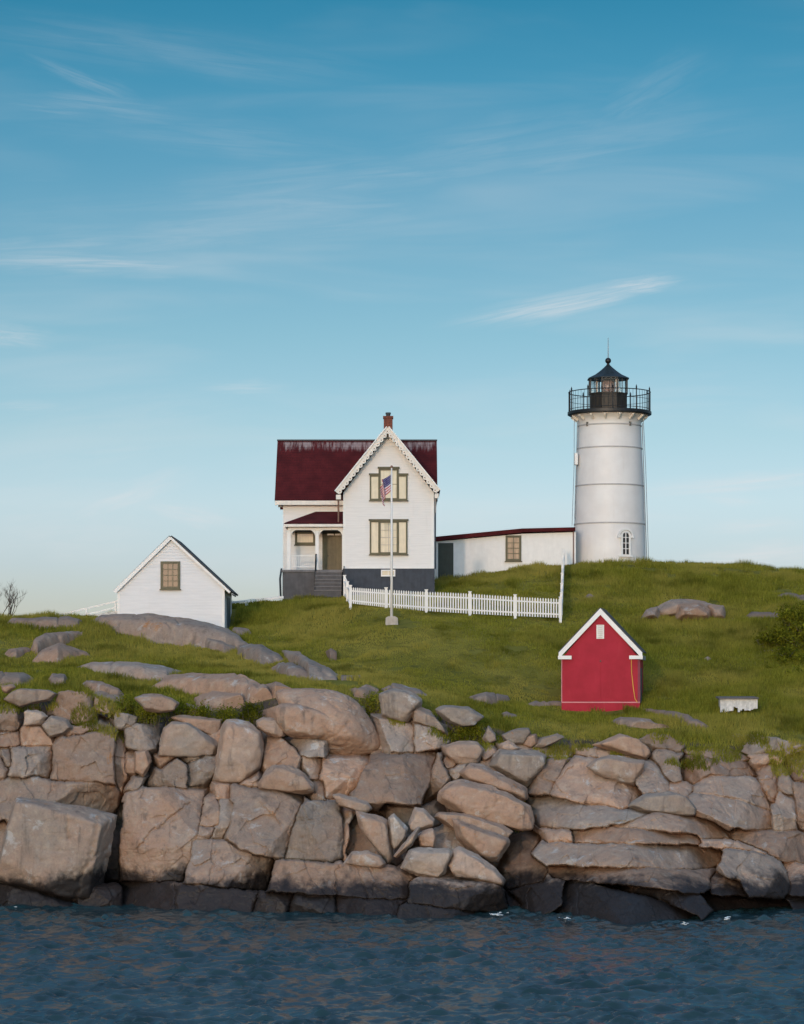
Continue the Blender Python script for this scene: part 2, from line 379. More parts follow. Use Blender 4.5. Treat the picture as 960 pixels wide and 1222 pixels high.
def rock_mat():
    m, t, b = mat('weathered granite'); p = pos(t); x, y, z = t.xyz(p)
    tone = t.new('ShaderNodeAttribute', attribute_name='tone').outputs['Fac']; warm = t.new('ShaderNodeAttribute', attribute_name='warm').outputs['Fac']
    n1 = t.noise(p, 0.45, 5, 0.6); n2 = t.noise(p, 2.2, 6, 0.65); n3 = t.noise(p, 11, 5, 0.7)
    st = t.noise(t.vmath('MULTIPLY', p, (2.2, 2.2, 0.28)), 1.0, 5, 0.6)
    w = t.math('ADD', t.math('MULTIPLY', n1, 0.9), t.math('MULTIPLY', warm, 0.55))
    c = t.mix(t.rng(w, 0.38, 0.98), (0.268, 0.222, 0.185), (0.365, 0.232, 0.160))
    c = t.mix(t.rng(n2, 0.46, 0.74, 0, 0.55), c, (0.45, 0.355, 0.27))
    c = t.mix(t.rng(n2, 0.44, 0.26, 0, 0.50), c, (0.13, 0.102, 0.085))
    c = t.mix(t.rng(st, 0.54, 0.72, 0, 0.55), c, (0.085, 0.075, 0.070))
    c = t.mix(t.rng(st, 0.42, 0.22, 0, 0.45), c, (0.36, 0.33, 0.29))
    c = t.mix(t.rng(n3, 0.40, 0.70, 0.0, 0.16), c, (0.07, 0.06, 0.055))
    li = t.noise(p, 0.9, 6, 0.7, 0.6)
    c = t.mix(t.rng(li, 0.64, 0.71, 0, 0.65), c, (0.38, 0.155, 0.035))
    gl = t.noise(t.vmath('ADD', p, (31, 7, 3)), 1.1, 6, 0.7, 0.4)
    c = t.mix(t.rng(gl, 0.58, 0.68, 0, 0.6), c, (0.44, 0.43, 0.41))
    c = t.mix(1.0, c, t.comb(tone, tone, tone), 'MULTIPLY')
    # black algae and wet rock in the tide zone
    e = t.math('ADD', z, t.math('ADD', t.math('MULTIPLY', t.math('SUBTRACT', n1, 0.5), 2.0), t.math('MULTIPLY', t.math('SUBTRACT', n2, 0.5), 1.0)))
    tide = t.rng(e, 1.75, 1.05)
    c = t.mix(t.math('MULTIPLY', tide, 0.94), c, (0.010, 0.010, 0.012))
    t.put(b.inputs['Base Color'], c); t.put(b.inputs['Roughness'], t.rng(tide, 0, 1, 0.88, 0.5)); b.inputs['Specular IOR Level'].default_value = 0.2
    vo = t.new('ShaderNodeTexVoronoi', feature='DISTANCE_TO_EDGE'); t.put(vo.inputs['Vector'], t.vmath('ADD', t.vmath('MULTIPLY', p, (0.55, 0.55, 0.75)), t.comb(t.math('MULTIPLY', n2, 0.6), 0.0, t.math('MULTIPLY', n1, 0.6))))
    vo.inputs['Scale'].default_value = 1.0
    crack = t.rng(vo.outputs['Distance'], 0.0, 0.018)
    h = t.math('ADD', t.math('MULTIPLY', n2, 0.9), t.math('ADD', t.math('MULTIPLY', n3, 0.35), t.math('MULTIPLY', crack, 0.22)))
    bump(t, b, h, 0.6, 0.06); return m
M['rock'] = rock_mat()

def ground_mat():
    m, t, b = mat('island turf and bedrock'); geo = t.new('ShaderNodeNewGeometry'); p = geo.outputs['Position']
    nx, ny, nz = t.xyz(geo.outputs['Normal'])
    n1 = t.noise(p, 0.22, 4); n2 = t.noise(p, 1.6, 5, 0.65)
    gcol = t.mix(t.rng(n1, 0.35, 0.65), (0.130, 0.120, 0.018), (0.200, 0.175, 0.032))
    gcol = t.mix(t.rng(n2, 0.45, 0.7, 0, 0.7), gcol, (0.060, 0.060, 0.014))
    rcol = t.mix(t.rng(n2, 0.35, 0.7), (0.05, 0.042, 0.035), (0.14, 0.11, 0.09))
    c = t.mix(t.rng(nz, 0.66, 0.80), rcol, gcol)
    t.put(b.inputs['Base Color'], c); b.inputs['Roughness'].default_value = 0.95; b.inputs['Specular IOR Level'].default_value = 0.1
    bump(t, b, n2, 0.6, 0.1); return m
M['ground'] = ground_mat()

def blade_mat(name, lo, hi, dry):
    m = bpy.data.materials.new(name); m.use_nodes = True; t = NT(m.node_tree); t.n.clear()
    p = pos(t); a = t.new('ShaderNodeAttribute', attribute_name='shade').outputs['Fac']
    n1 = t.noise(p, 0.16, 4, 0.6); n2 = t.noise(p, 0.9, 4)
    c = t.mix(t.rng(t.math('ADD', t.math('MULTIPLY', a, 0.45), t.math('MULTIPLY', n2, 0.7)), 0.25, 0.95), lo, hi)
    c = t.mix(t.rng(n1, 0.40, 0.66, 0, 0.75), c, dry)
    n3 = t.noise(p, 0.45, 5, 0.65); c = t.mix(t.rng(n3, 0.48, 0.68, 0, 0.8), c, [q * 0.55 for q in lo])
    d = t.new('ShaderNodeBsdfDiffuse'); t.put(d.inputs[0], c); tl = t.new('ShaderNodeBsdfTranslucent'); t.put(tl.inputs[0], c)
    mx = t.new('ShaderNodeMixShader'); mx.inputs[0].default_value = 0.28; t.l.new(d.outputs[0], mx.inputs[1]); t.l.new(tl.outputs[0], mx.inputs[2])
    o = t.new('ShaderNodeOutputMaterial'); t.l.new(mx.outputs[0], o.inputs[0]); return m
M['blade'] = blade_mat('grass blades', (0.125, 0.138, 0.018), (0.340, 0.318, 0.046), (0.395, 0.330, 0.078))
M['leaf'] = blade_mat('bush leaves', (0.060, 0.074, 0.008), (0.300, 0.300, 0.028), (0.22, 0.22, 0.03))

def sea_mat():
    m, t, b = mat('sea water'); p = pos(t)
    n = t.noise(p, 0.25, 3)
    t.put(b.inputs['Base Color'], t.mix(t.rng(n, 0.35, 0.65), (0.013, 0.036, 0.041), (0.022, 0.055, 0.060)))
    b.inputs['Roughness'].default_value = 0.20; b.inputs['IOR'].default_value = 1.33
    h = t.noise(t.vmath('MULTIPLY', p, (1, 0.6, 1)), 5.0, 3, 0.5, 0.3)
    bump(t, b, h, 0.35, 0.05); return m
M['sea'] = sea_mat()
M['foam'] = plain('sea foam', (0.75, 0.78, 0.78), 0.6, var=0.05)

# ------------------------------------------------------------------ the island's shape
TOPX = [-120, 0, 60, 110, 150, 260, 320, 350, 400, 450, 500, 560, 640, 700, 760, 850, 960, 1080]
TOPY = [834, 834, 838, 846, 860, 860, 842, 832, 832, 842, 852, 868, 884, 889, 882, 896, 902, 905]
WLX = [-200, 0, 140, 300, 400, 480, 560, 620, 690, 750, 820, 880, 960, 1100]
WLY = [1080, 1082, 1084, 1089, 1091, 1096, 1093, 1090, 1096, 1103, 1102, 1094, 1087, 1085]
YTOP = 115.8
def top(px): return np.interp(px, TOPX, TOPY)
def wline(px): return np.interp(px, WLX, WLY)
def cliffY(px, py):
    t = np.clip((np.asarray(py, float) - top(px)) / (wline(px) - top(px)), 0, 1.25)
    yw = CZ * F / (wline(px) - HOR)
    return YTOP + (yw - YTOP) * t ** 1.15

CTRL = [(0, 815, 121), (100, 818, 121), (0, 800, 126), (180, 836, 119.2), (300, 814, 120.5), (200, 800, 126), (300, 800, 126), (60, 788, 128.5),
        (0, 741, 138), (60, 740, 138), (-80, 745, 138), (140, 739, 139), (270, 751, 139.5), (278, 750, 142), (300, 746, 141), (280, 719, 150), (337, 715, 150), (376, 710, 149), (410, 709, 149),
        (450, 713, 146.5), (518, 704, 150), (536, 690, 157), (570, 684, 157), (605, 677, 157), (650, 673, 157), (686, 672, 157), (727, 671, 155.5),
        (772, 672, 157), (860, 674, 158), (960, 682, 158), (1060, 694, 158), (418, 721, 141), (500, 729, 141), (561, 733, 141), (615, 736, 141),
        (669, 739, 141), (468, 739, 137), (400, 745, 139), (400, 776, 132), (330, 780, 131.5), (200, 774, 134), (440, 805, 124), (440, 782, 130),
        (560, 800, 128), (560, 836, 121), (640, 838, 125), (715, 846, 124), (640, 860, 119.3), (820, 862, 119.5), (880, 850, 122), (960, 860, 121),
        (700, 800, 130.5), (820, 800, 131), (960, 800, 131), (1080, 800, 131), (820, 742, 141), (960, 742, 141), (760, 702, 149), (900, 702, 150), (590, 708, 148),
        (1080, 742, 141), (-120, 800, 126), (-120, 815, 121)]
CP = [(X(a, c), c, Z(b, c)) for a, b, c in CTRL]
CP += [(X(a, YTOP + 0.5), YTOP + 0.5, Z(top(a), YTOP + 0.5)) for a in range(-120, 1081, 60)]
CP += [(-22, 160, 9.0), (-30, 150, 10.5), (-9, 160, 12.6), (-2, 166, 14.2), (8, 168, 14.8), (16, 170, 14.5), (28, 172, 12), (-14, 172, 7), (5, 185, 8), (25, 188, 7), (-40, 140, 9), (42, 140, 11), (-40, 122, 8), (44, 122, 7)]
CP = np.array(CP)
def _tps(r2): return 0.5 * r2 * np.log(r2 + 1e-9)
_n = len(CP); _A = np.zeros((_n + 3, _n + 3)); _d2 = ((CP[:, None, :2] - CP[None, :, :2]) ** 2).sum(2)
_A[:_n, :_n] = _tps(_d2) + np.eye(_n) * 1.5; _A[:_n, _n] = 1; _A[:_n, _n + 1:] = CP[:, :2]; _A[_n, :_n] = 1; _A[_n + 1:, :_n] = CP[:, :2].T
_w = np.linalg.solve(_A, np.concatenate([CP[:, 2], [0, 0, 0]]))
def hill(x, y):
    x = np.atleast_1d(np.asarray(x, float)); y = np.atleast_1d(np.asarray(y, float)); o = np.empty(len(x))
    for s in range(0, len(x), 20000):
        xs, ys = x[s:s + 20000], y[s:s + 20000]
        o[s:s + 20000] = _tps((xs[:, None] - CP[:, 0]) ** 2 + (ys[:, None] - CP[:, 1]) ** 2) @ _w[:_n] + _w[_n] + xs * _w[_n + 1] + ys * _w[_n + 2]
    return o
def ground(x, y, detail=True):
    x = np.atleast_1d(np.asarray(x, float)); y = np.atleast_1d(np.asarray(y, float))
    h = hill(x, np.maximum(y, YTOP))
    if detail: h = h + (fbm2(x * 0.35, y * 0.35, 3, 5) * 0.10 + fbm2(x * 1.3, y * 1.3, 2, 9) * 0.035) * np.clip((y - YTOP) / 4, 0, 1)
    h = h - 0.16 * np.clip((y - YTOP) / 3, 0, 1)
    out = np.maximum(np.abs(x) - 34, 0); h = h - out ** 1.6 * 0.12 - np.maximum(y - 175, 0) ** 1.5 * 0.15
    # the sea cliff: the bedrock face set back behind the blocks
    px = 480 + x * F / np.maximum(y, 90); yw = CZ * F / (wline(px) - HOR) + 4.2; yt = YTOP + 1.5
    t = np.clip((yt - y) / np.maximum(yt - yw, 0.5), 0, 3)
    return np.where(y < yt, h * (1 - t ** .8) - 0.9 * np.clip(t * 2, 0, 1) - np.maximum(t - 1, 0) * 3, h)
def ground_hit(px, py):
    """where the view ray of a photo pixel meets the turf"""
    ys = np.arange(YTOP + 0.6, 172, 0.1); zs = Z(py, ys); h = ground(X(px, ys), ys, False)
    k = np.argmax(zs <= h)
    return float(ys[k]) if (zs <= h).any() else 140.0

gx = np.concatenate([np.arange(-70, -27, 1.5), np.arange(-27, 27, 0.22), np.arange(27, 71, 1.5)])
gy = np.concatenate([np.arange(100, 165, 0.22), np.arange(165, 215, 1.0)])
GX, GY = np.meshgrid(gx, gy); gz = ground(GX.ravel(), GY.ravel())
GV = np.stack([GX.ravel(), GY.ravel(), gz], 1); nx_, ny_ = len(gx), len(gy)
ii = (np.arange(ny_ - 1)[:, None] * nx_ + np.arange(nx_ - 1)[None, :]).ravel()
isl = mesh_obj('island_ground', GV, np.stack([ii, ii + 1, ii + nx_ + 1, ii + nx_], 1), M['ground'], smooth=True)
tag(isl, 'grassy rounded hill of the rocky island', 'ground', kind='structure')

# ------------------------------------------------------------------ the sea
wx = np.arange(-22, 22, 0.075); wy = np.arange(66, 114, 0.12)
WX, WY = np.meshgrid(wx, wy); wxr, wyr = WX.ravel(), WY.ravel(); wz = np.zeros(len(wxr))
patch = np.clip(.55 + .8 * fbm2(wxr * 1.5, wyr * .38, 3, 91), 0.08, 1.6); swell = np.clip(.6 + .6 * fbm2(wxr * .16, wyr * .09, 3, 92), .2, 1.4)
for k in range(30):
    L = 0.30 * 1.062 ** k; th = RNG.normal(math.radians(266), 0.62); a = 0.0185 * L ** 0.86
    q = (wxr * math.cos(th) + wyr * math.sin(th)) * 2 * math.pi / L + RNG.uniform(0, 6.28)
    wz += a * (np.exp(1.2 * np.sin(q)) - 1.2) * (patch if L < 1.0 else swell) * .66
for k in range(14):                                             # cross chop, short crests
    L = 0.26 * 1.08 ** k; th = RNG.normal(math.radians(215 if k % 2 else 320), 0.4); q = (wxr * math.cos(th) + wyr * math.sin(th)) * 2 * math.pi / L + RNG.uniform(0, 6.28)
    wz += .010 * L ** .85 * np.sin(q) * patch
wz += 0.04 * fbm2(wxr * 0.9, wyr * 0.6, 4, 31)
wz *= np.clip((22 - np.abs(wxr)) / 1.5, 0, 1); wz += 0.02
nwx, nwy = len(wx), len(wy); jj = (np.arange(nwy - 1)[:, None] * nwx + np.arange(nwx - 1)[None, :]).ravel()
SV = np.stack([wxr, wyr, wz], 1); SFc = np.stack([jj, jj + 1, jj + nwx + 1, jj + nwx], 1)
b0 = len(SV); E = 6000.0
def q4(x0, x1, y0, y1):
    global SV, SFc
    b = len(SV); SV = np.concatenate([SV, [(x0, y0, 0), (x1, y0, 0), (x1, y1, 0), (x0, y1, 0)]]); SFc = np.concatenate([SFc, [[b, b + 1, b + 2, b + 3]]])
q4(-E, wx[0], -E, E); q4(wx[-1], E, -E, E); q4(wx[0], wx[-1], -E, wy[0]); q4(wx[0], wx[-1], wy[-1], E)
sea = mesh_obj('sea', SV, SFc, M['sea'], smooth=True); tag(sea, 'dark teal rippled sea in front of the rocks', 'sea', kind='structure')

# ------------------------------------------------------------------ rock blocks
def _ico(level):
    bm = bmesh.new(); bmesh.ops.create_icosphere(bm, subdivisions=level, radius=1.0)
    v = np.array([q.co[:] for q in bm.verts]); f = np.array([[l.index for l in q.verts] for q in bm.faces]); bm.free(); return v, f
ICO = {l: _ico(l) for l in (3, 4, 5, 6)}
def hull(pts):
    pts = sorted(set(map(tuple, pts)))
    def half(p):
        h = []
        for q in p:
            while len(h) > 1 and (h[-1][0] - h[-2][0]) * (q[1] - h[-2][1]) - (h[-1][1] - h[-2][1]) * (q[0] - h[-2][0]) <= 0: h.pop()
            h.append(q)
        return h[:-1]
    return half(pts) + half(pts[::-1])
# joints and cracks cut into the bedrock: photo-pixel polylines, half-width (px), depth (m)
CRACKS = [([(714,1007),(709,1018),(703,1030)],1.,.10), ([(691,1006),(690,1018),(688,1030)],1.,.10), ([(687,1031),(688,1042),(687,1052)],1.,.09), ([(698,1031),(699,1042),(698,1052)],1.1,.12), ([(762,1036),(759,1046),(757,1058)],1.,.07),
          ([(826,946),(850,949),(885,955),(902,962),(921,968)],1.2,.14), ([(62,931),(61,945),(58,953)],1.,.07), ([(108,934),(104,948),(100,959)],.9,.06), ([(256,1002),(254,1030),(250,1057)],1.1,.10), ([(404,1031),(402,1050),(400,1071)],1.1,.10), ([(426,1034),(432,1052),(440,1074)],1.1,.10), ([(208,1055),(210,1072),(211,1090)],1.1,.12), ([(850,925),(846,938),(856,950),(870,975)],.9,.05),
          ([(226, 958), (213, 968), (200, 980), (180, 993), (163, 1013)], 1.3, .16), ([(80, 972), (83, 1003)], 1.5, .16), ([(115, 975), (112, 1010), (104, 1034), (98, 1045), (92, 1068), (84, 1084)], 1.6, .20),
          ([(134, 975), (116, 1015), (104, 1035)], 1.4, .12), ([(258, 1040), (275, 1032), (300, 1031), (316, 1040), (320, 1055)], 1.0, .05), ([(64, 1062), (90, 1066), (120, 1050)], 1., .06),
          ([(270, 1000), (280, 1018), (300, 1022)], 1., .06), ([(312, 1000), (332, 1000), (336, 1002)], .8, .05), ([(40, 885), (30, 905)], 1., .04), ([(205, 832), (230, 828), (262, 832), (290, 848)], 1.2, .07),
          ([(330, 815), (372, 820), (408, 850)], 1.2, .06), ([(390, 886), (408, 870), (416, 862)], 1.4, .10), ([(388, 884), (386, 870)], 1., .08), ([(720, 905), (716, 925), (735, 933)], 1., .05),
          ([(680, 912), (666, 940)], 1., .05), ([(658, 930), (690, 930), (700, 910)], .9, .04), ([(757, 936), (780, 930)], .9, .04), ([(790, 1006), (760, 1009), (740, 1010)], .9, .05), ([(720, 1010), (750, 1013), (783, 1012)], .9, .06),
          ([(846, 1032), (862, 1020)], 1., .06), ([(828, 1002), (838, 1016)], 1.1, .07), ([(690, 986), (725, 984), (760, 986)], .9, .05), ([(800, 935), (830, 944), (850, 955)], .9, .04), ([(850, 925), (856, 940), (850, 955)], 1., .05),
          ([(440, 1034), (448, 1050), (445, 1068)], 1., .07), ([(424, 1034), (422, 1052)], .9, .05), ([(880, 1018), (884, 1035), (890, 1050)], 1.1, .04), ([(404, 925), (424, 915)], 1., .04), ([(500, 1060), (580, 1066)], .9, .04), ([(760, 1060), (740, 1075), (700, 1080)], 1., .06),
          ([(820, 1070), (800, 1085)], 1., .06), ([(690, 1062), (690, 1090)], 1., .07), ([(200, 1010), (190, 1050)], .9, .03), ([(352, 958), (345, 985), (338, 1020)], 1.0, .05), ([(376, 962), (372, 1024)], 1., .04), ([(60, 985), (40, 1060)], .8, .03)]
def cut(P):
    px = 480 + P[:, 0] * F / P[:, 1]; py = HOR - (P[:, 2] - CZ) * F / P[:, 1]; add = np.zeros(len(P))
    x0, x1, y0, y1 = px.min() - 4, px.max() + 4, py.min() - 4, py.max() + 4
    wob = fbm2(px * 0.12, py * 0.12, 3, 77) * 2.2
    for line, w, d in CRACKS:
        L = np.array(line, float)
        if L[:, 0].max() < x0 or L[:, 0].min() > x1 or L[:, 1].max() < y0 or L[:, 1].min() > y1: continue
        dm = np.full(len(P), 1e9)
        for a, b in zip(L[:-1], L[1:]):
            ab = b - a; t = np.clip(((px + wob - a[0]) * ab[0] + (py + wob * .6 - a[1]) * ab[1]) / (ab @ ab), 0, 1)
            dm = np.minimum(dm, np.hypot(px + wob - a[0] - t * ab[0], py + wob * .6 - a[1] - t * ab[1]))
        add = np.maximum(add, d * np.exp(-(dm / w) ** 2))
    P[:, 1] += add; return P
def rock(poly, Y, T, seed, tilt=(0.0, 0.15), p=26, amp=0.05, level=None, grow=1.03, taper=0.22, chips=5, cracks=True):
    """one weathered block: a faceted solid with the given front outline (photo px at distance Y), real depth 2*T, rounded edges"""
    r = np.random.default_rng(seed)
    H = np.array(hull([(X(a, Y), Z(b, Y)) for a, b in poly])); c = H.mean(0); H = c + (H - c) * grow
    n = len(H); Nn, D = [], []
    for i in range(n):
        a, b = H[i], H[(i + 1) % n]; e = b - a; L = np.hypot(*e)
        if L < 1e-6: continue
        nx, nz = e[1] / L, -e[0] / L; d = nx * (a[0] - c[0]) + nz * (a[1] - c[1])
        for ny in (-(taper + r.uniform(-.12, .14)), r.uniform(0.12, 0.3)):
            k = math.sqrt(1 + ny * ny); Nn.append((nx / k, ny / k, nz / k)); D.append(max(d, 0.03) / k)
    def plane(v, d): v = np.array(v, float); Nn.append(v / np.linalg.norm(v)); D.append(d)
    tx, tz = tilt[0] + r.uniform(-.10, .10), tilt[1] + r.uniform(-.06, .08)
    plane((tx, -1, tz), T); plane((0, 1, 0), T)
    hw, hh = np.ptp(H[:, 0]) / 2, np.ptp(H[:, 1]) / 2
    for k in range(chips):                                     # chipped corners and slightly turned facets of the front
        a = r.uniform(0, 2 * math.pi); s = r.uniform(0.25, 0.9); v = np.array((math.cos(a) * s, -1, math.sin(a) * s)); v /= np.linalg.norm(v)
        sup = max(v[0] * (q[0] - c[0]) * .9 + v[2] * (q[1] - c[1]) * .9 for q in H) - v[1] * T
        plane(v, sup * r.uniform(0.80, 0.98))
    Nn = np.array(Nn); D = np.maximum(np.array(D), 0.02)
    if level is None:
        w = max(hw, hh) * 2 * F / Y; level = 6 if w > 95 else 5 if w > 24 else 4
    v, f = ICO[level]; dr = v * np.array([hw, T * 1.1, hh]); dr /= np.linalg.norm(dr, axis=1)[:, None]
    R = np.zeros(len(dr))
    for s in range(0, len(dr), 12000):
        q = np.maximum(dr[s:s + 12000] @ Nn.T, 1e-6) / D; mx = q.max(1)
        R[s:s + 12000] = 1 / (mx * ((q / mx[:, None]) ** p).sum(1) ** (1 / p))
    P = dr * R[:, None] + np.array([c[0], Y, c[1]])
    size = min(hw, hh, 1.6)
    nz1 = fbm(P * 0.75 + seed * 3.1, 3, 3); nz2 = fbm(P * np.array([2.6, 2.6, 3.6]) + seed, 4, 8, 0.55)
    ridg = 1 - np.abs(fbm(P * np.array([1.1, 1.1, 1.7]) + seed * 1.7, 3, 21))
    disp = amp * (0.9 * nz1 * min(1, size) + 0.55 * nz2) - 0.05 * np.maximum(ridg - 0.86, 0) / 0.14 * min(1, size)
    P = P + dr * disp[:, None]
    if cracks: P = cut(P)
    return P, f, r
def add_rock(name, poly, Y, T, seed, label, group, cat='boulder', tone=None, warm=None, **k):
    P, f, r = rock(poly, Y, T, seed, **k)
    to = r.uniform(0.86, 1.14) if tone is None else tone; wa = r.uniform(0, 1) if warm is None else warm
    o = mesh_obj(name, P, f, M['rock'], smooth=True, attrs={'tone': np.full(len(P), to), 'warm': np.full(len(P), wa)})
    return tag(o, label, cat, group)

# bedrock of the sea cliff (photo-pixel outlines; offset = metres nearer than the general face)
BED = [
 ([(-40,828),(2,834),(20,848),(23,866),(15,871),(-40,868)],.3), ([(-40,869),(20,872),(24,886),(14,890),(-40,890)],.1), ([(3,895),(14,891),(14,914),(6,914)],0), ([(-40,900),(0,905),(9,918),(6,930),(-40,938)],.2),
 ([(24,868),(29,866),(48,868),(60,880),(63,889),(25,890)],.3), ([(64,852),(74,836),(71,828),(80,825),(98,826),(110,832),(112,850),(115,862),(90,867)],.5), ([(112,832),(132,838),(139,845),(136,851),(113,848)],.2), ([(80,866),(118,862),(140,868),(139,876),(76,882)],.2),
 ([(14,918),(13,890),(63,889),(63,928),(12,926)],.75), ([(64,929),(64,890),(80,878),(128,871),(139,874),(138,915),(136,934),(100,932)],.8), ([(136,874),(150,872),(150,930),(144,946),(136,932)],-.5),
 ([(-40,938),(12,927),(62,930),(137,934),(142,945),(138,974),(-40,990)],.45), 
 ([(-50,985),(16,968),(12,985),(2,1020),(-50,1052)],-.2), ([(-50,1050),(0,1055),(50,1068),(84,1082),(60,1092),(-50,1092)],.3), ([(124,975),(146,962),(144,1050),(126,1050)],-1.5), ([(95,1060),(150,1055),(150,1092),(95,1092)],-.5),
 ([(150,866),(158,864),(193,865),(190,880),(185,893),(165,898),(150,891)],.1), ([(150,898),(161,898),(160,922),(150,922)],-.4), ([(150,944),(160,928),(172,930),(165,943)],-.3),
 ([(146,975),(150,950),(165,941),(200,940),(243,945),(240,985),(226,1030),(222,1052),(190,1053),(142,1050),(142,1010)],.6),
 ([(143,1054),(208,1054),(308,1064),(300,1094),(143,1092)],.6), ([(311,1064),(350,1067),(340,1096),(304,1096)],.8), ([(350,1067),(404,1071),(408,1096),(338,1096)],.8), ([(402,1072),(483,1076),(478,1100),(398,1098)],.8),
 ([(214,906),(240,901),(247,903),(225,914)],0), ([(188,905),(214,903),(192,919)],0), ([(175,938),(190,920),(212,908),(224,914),(222,940)],.2), ([(226,913),(245,900),(262,904),(259,918),(252,928),(240,937),(222,938)],.2),
 ([(318,879),(335,880),(352,893),(360,906),(355,920),(318,920),(315,905)],.1), ([(290,937),(310,922),(312,940),(300,942)],-.1), ([(339,881),(380,884),(388,886),(386,904),(370,905),(356,902),(350,890)],.1), ([(362,903),(382,906),(382,932),(372,930),(362,916)],-.3), ([(374,930),(388,930),(390,956),(372,956)],-.4),
 ([(243,953),(256,950),(265,965),(262,986),(241,986)],.0), ([(238,988),(260,988),(252,1002),(236,1001)],.1), ([(256,937),(276,936),(278,952),(258,953)],-.1), ([(264,952),(286,953),(279,985),(271,1002),(254,1001)],.15),
 ([(276,938),(330,943),(358,958),(352,978),(338,1023),(285,1021),(268,1000),(280,965)],.45), ([(226,1001),(256,1001),(272,1002),(290,1022),(324,1025),(319,1062),(220,1053)],.45), 
 ([(358,962),(376,955),(402,957),(413,975),(415,1005),(408,1022),(398,1032),(340,1025),(348,998)],.5), ([(336,1026),(403,1031),(470,1038),(493,1048),(486,1070),(472,1075),(319,1063)],.84), 
 ([(452,858),(468,857),(495,867),(495,897),(466,898),(457,877)],-.1), ([(495,866),(520,871),(538,884),(530,891),(500,898),(494,897)],-.1), ([(384,907),(426,905),(442,909),(425,946),(412,954),(390,952),(384,930)],.1),
 ([(434,910),(512,897),(524,895),(516,928),(504,962),(440,957),(413,949)],.55), ([(522,895),(532,907),(538,928),(522,942),(504,962),(510,930)],.2), ([(534,915),(556,911),(552,923),(543,931),(536,926)],-.1), ([(572,894),(585,889),(593,897),(581,914),(571,909)],.1),
 ([(404,965),(420,968),(426,990),(420,1015),(409,1029),(412,1000)],-.3), ([(462,963),(520,960),(525,985),(500,1000),(462,1000)],-1.0), ([(410,975),(470,980),(470,1030),(410,1020)],-1.2), ([(515,985),(545,985),(560,1018),(520,1018)],-.6),
 ([(488,1050),(580,1057),(604,1060),(612,1088),(560,1090),(486,1080)],.9), ([(476,1078),(560,1087),(605,1091),(600,1104),(470,1104)],.8), ([(600,1062),(660,1060),(660,1100),(600,1100)],-.9), ([(606,1005),(640,1000),(660,1060),(600,1065)],-1.0),
 ([(631,946),(640,925),(655,909),(666,902),(677,905),(672,918),(660,930),(655,950),(632,950)],.1), ([(656,949),(662,930),(688,903),(705,899),(718,905),(718,925),(735,933),(767,938),(762,955),(747,965),(690,958)],.3), ([(684,895),(700,892),(730,897),(760,905),(740,908),(700,907)],-.1),
 ([(629,951),(655,950),(690,958),(747,966),(772,972),(757,986),(700,988),(645,986),(636,972)],.45), ([(757,972),(800,974),(850,985),(872,1000),(850,1003),(770,995),(720,986)],.5), ([(646,989),(682,992),(682,1004),(655,1004)],.2), ([(683,991),(728,986),(770,986),(832,994),(840,1009),(770,1008),(724,1004),(684,1005)],.45), 
 ([(622,1010),(650,1005),(770,1008),(850,1011),(864,1018),(863,1031),(845,1038),(770,1036),(655,1034),(618,1028)],.6), ([(655,1033),(761,1035),(851,1038),(847,1061),(840,1067),(800,1063),(720,1054),(658,1050)],.65), 
 ([(858,1030),(866,1013),(900,1011),(925,1024),(939,1040),(944,1055),(936,1071),(915,1075),(893,1071),(884,1058)],.9), ([(848,1048),(890,1045),(895,1072),(848,1070)],-.5),
 ([(606,1062),(655,1044),(705,1056),(690,1108),(600,1104)],-.1), ([(648,1046),(700,1051),(790,1066),(842,1088),(830,1112),(640,1110)],.25), ([(700,1052),(762,1057),(852,1070),(905,1092),(880,1110),(770,1078)],.1), ([(835,1066),(880,1074),(960,1072),(960,1104),(840,1110)],-1.3), ([(834,1001),(870,1001),(920,1014),(916,1022),(870,1016),(834,1012)],.4),
 ([(878,990),(940,991),(965,1000),(1010,1025),(960,1031),(930,1026),(900,1010),(874,1000)],.3), ([(935,1027),(1010,1035),(1010,1072),(942,1070),(944,1048)],.2), ([(935,1068),(1020,1070),(1020,1100),(935,1100)],-.6),
 ([(775,890),(786,884),(808,890),(816,905),(816,932),(805,938),(795,926),(782,908)],.2), ([(760,884),(780,873),(797,877),(817,888),(810,903),(795,897),(776,897)],.1), ([(764,909),(782,909),(799,940),(801,946),(770,948),(757,940)],.2),
 ([(820,951),(836,922),(850,917),(888,923),(909,938),(919,967),(921,988),(890,992),(860,980),(832,968)],.55), ([(806,903),(830,899),(850,907),(886,909),(902,926),(885,928),(840,922),(828,938),(814,932)],.2), ([(796,938),(822,930),(830,945),(818,955),(800,950)],-.2),
 ([(903,914),(925,899),(931,925),(926,960),(918,957),(908,940)],.1), ([(920,965),(930,944),(945,954),(954,975),(949,990),(923,990)],.3), ([(936,905),(945,897),(1010,897),(1010,935),(950,934),(938,922)],.4), ([(924,918),(935,914),(949,935),(946,947),(928,945)],.1), ([(947,934),(1010,938),(1010,1002),(955,990),(949,960)],.2), ([(892,901),(920,894),(940,899),(926,917),(905,922)],.0),
 ([(863,878),(880,874),(920,881),(960,889),(1010,895),(1010,905),(940,902),(915,905),(880,895)],.1), ([(596,888),(650,889),(690,896),(668,906),(640,900),(600,898)],-.2), ([(560,905),(600,900),(600,925),(570,918)],-.3), ([(236,872),(270,862),(262,890),(252,890)],-.3), ([(812,895),(865,893),(900,905),(860,912),(830,905)],-.2), ([(520,905),(545,900),(545,920),(532,918)],-.2), ([(138,850),(165,856),(160,870),(138,872)],-.1),
]
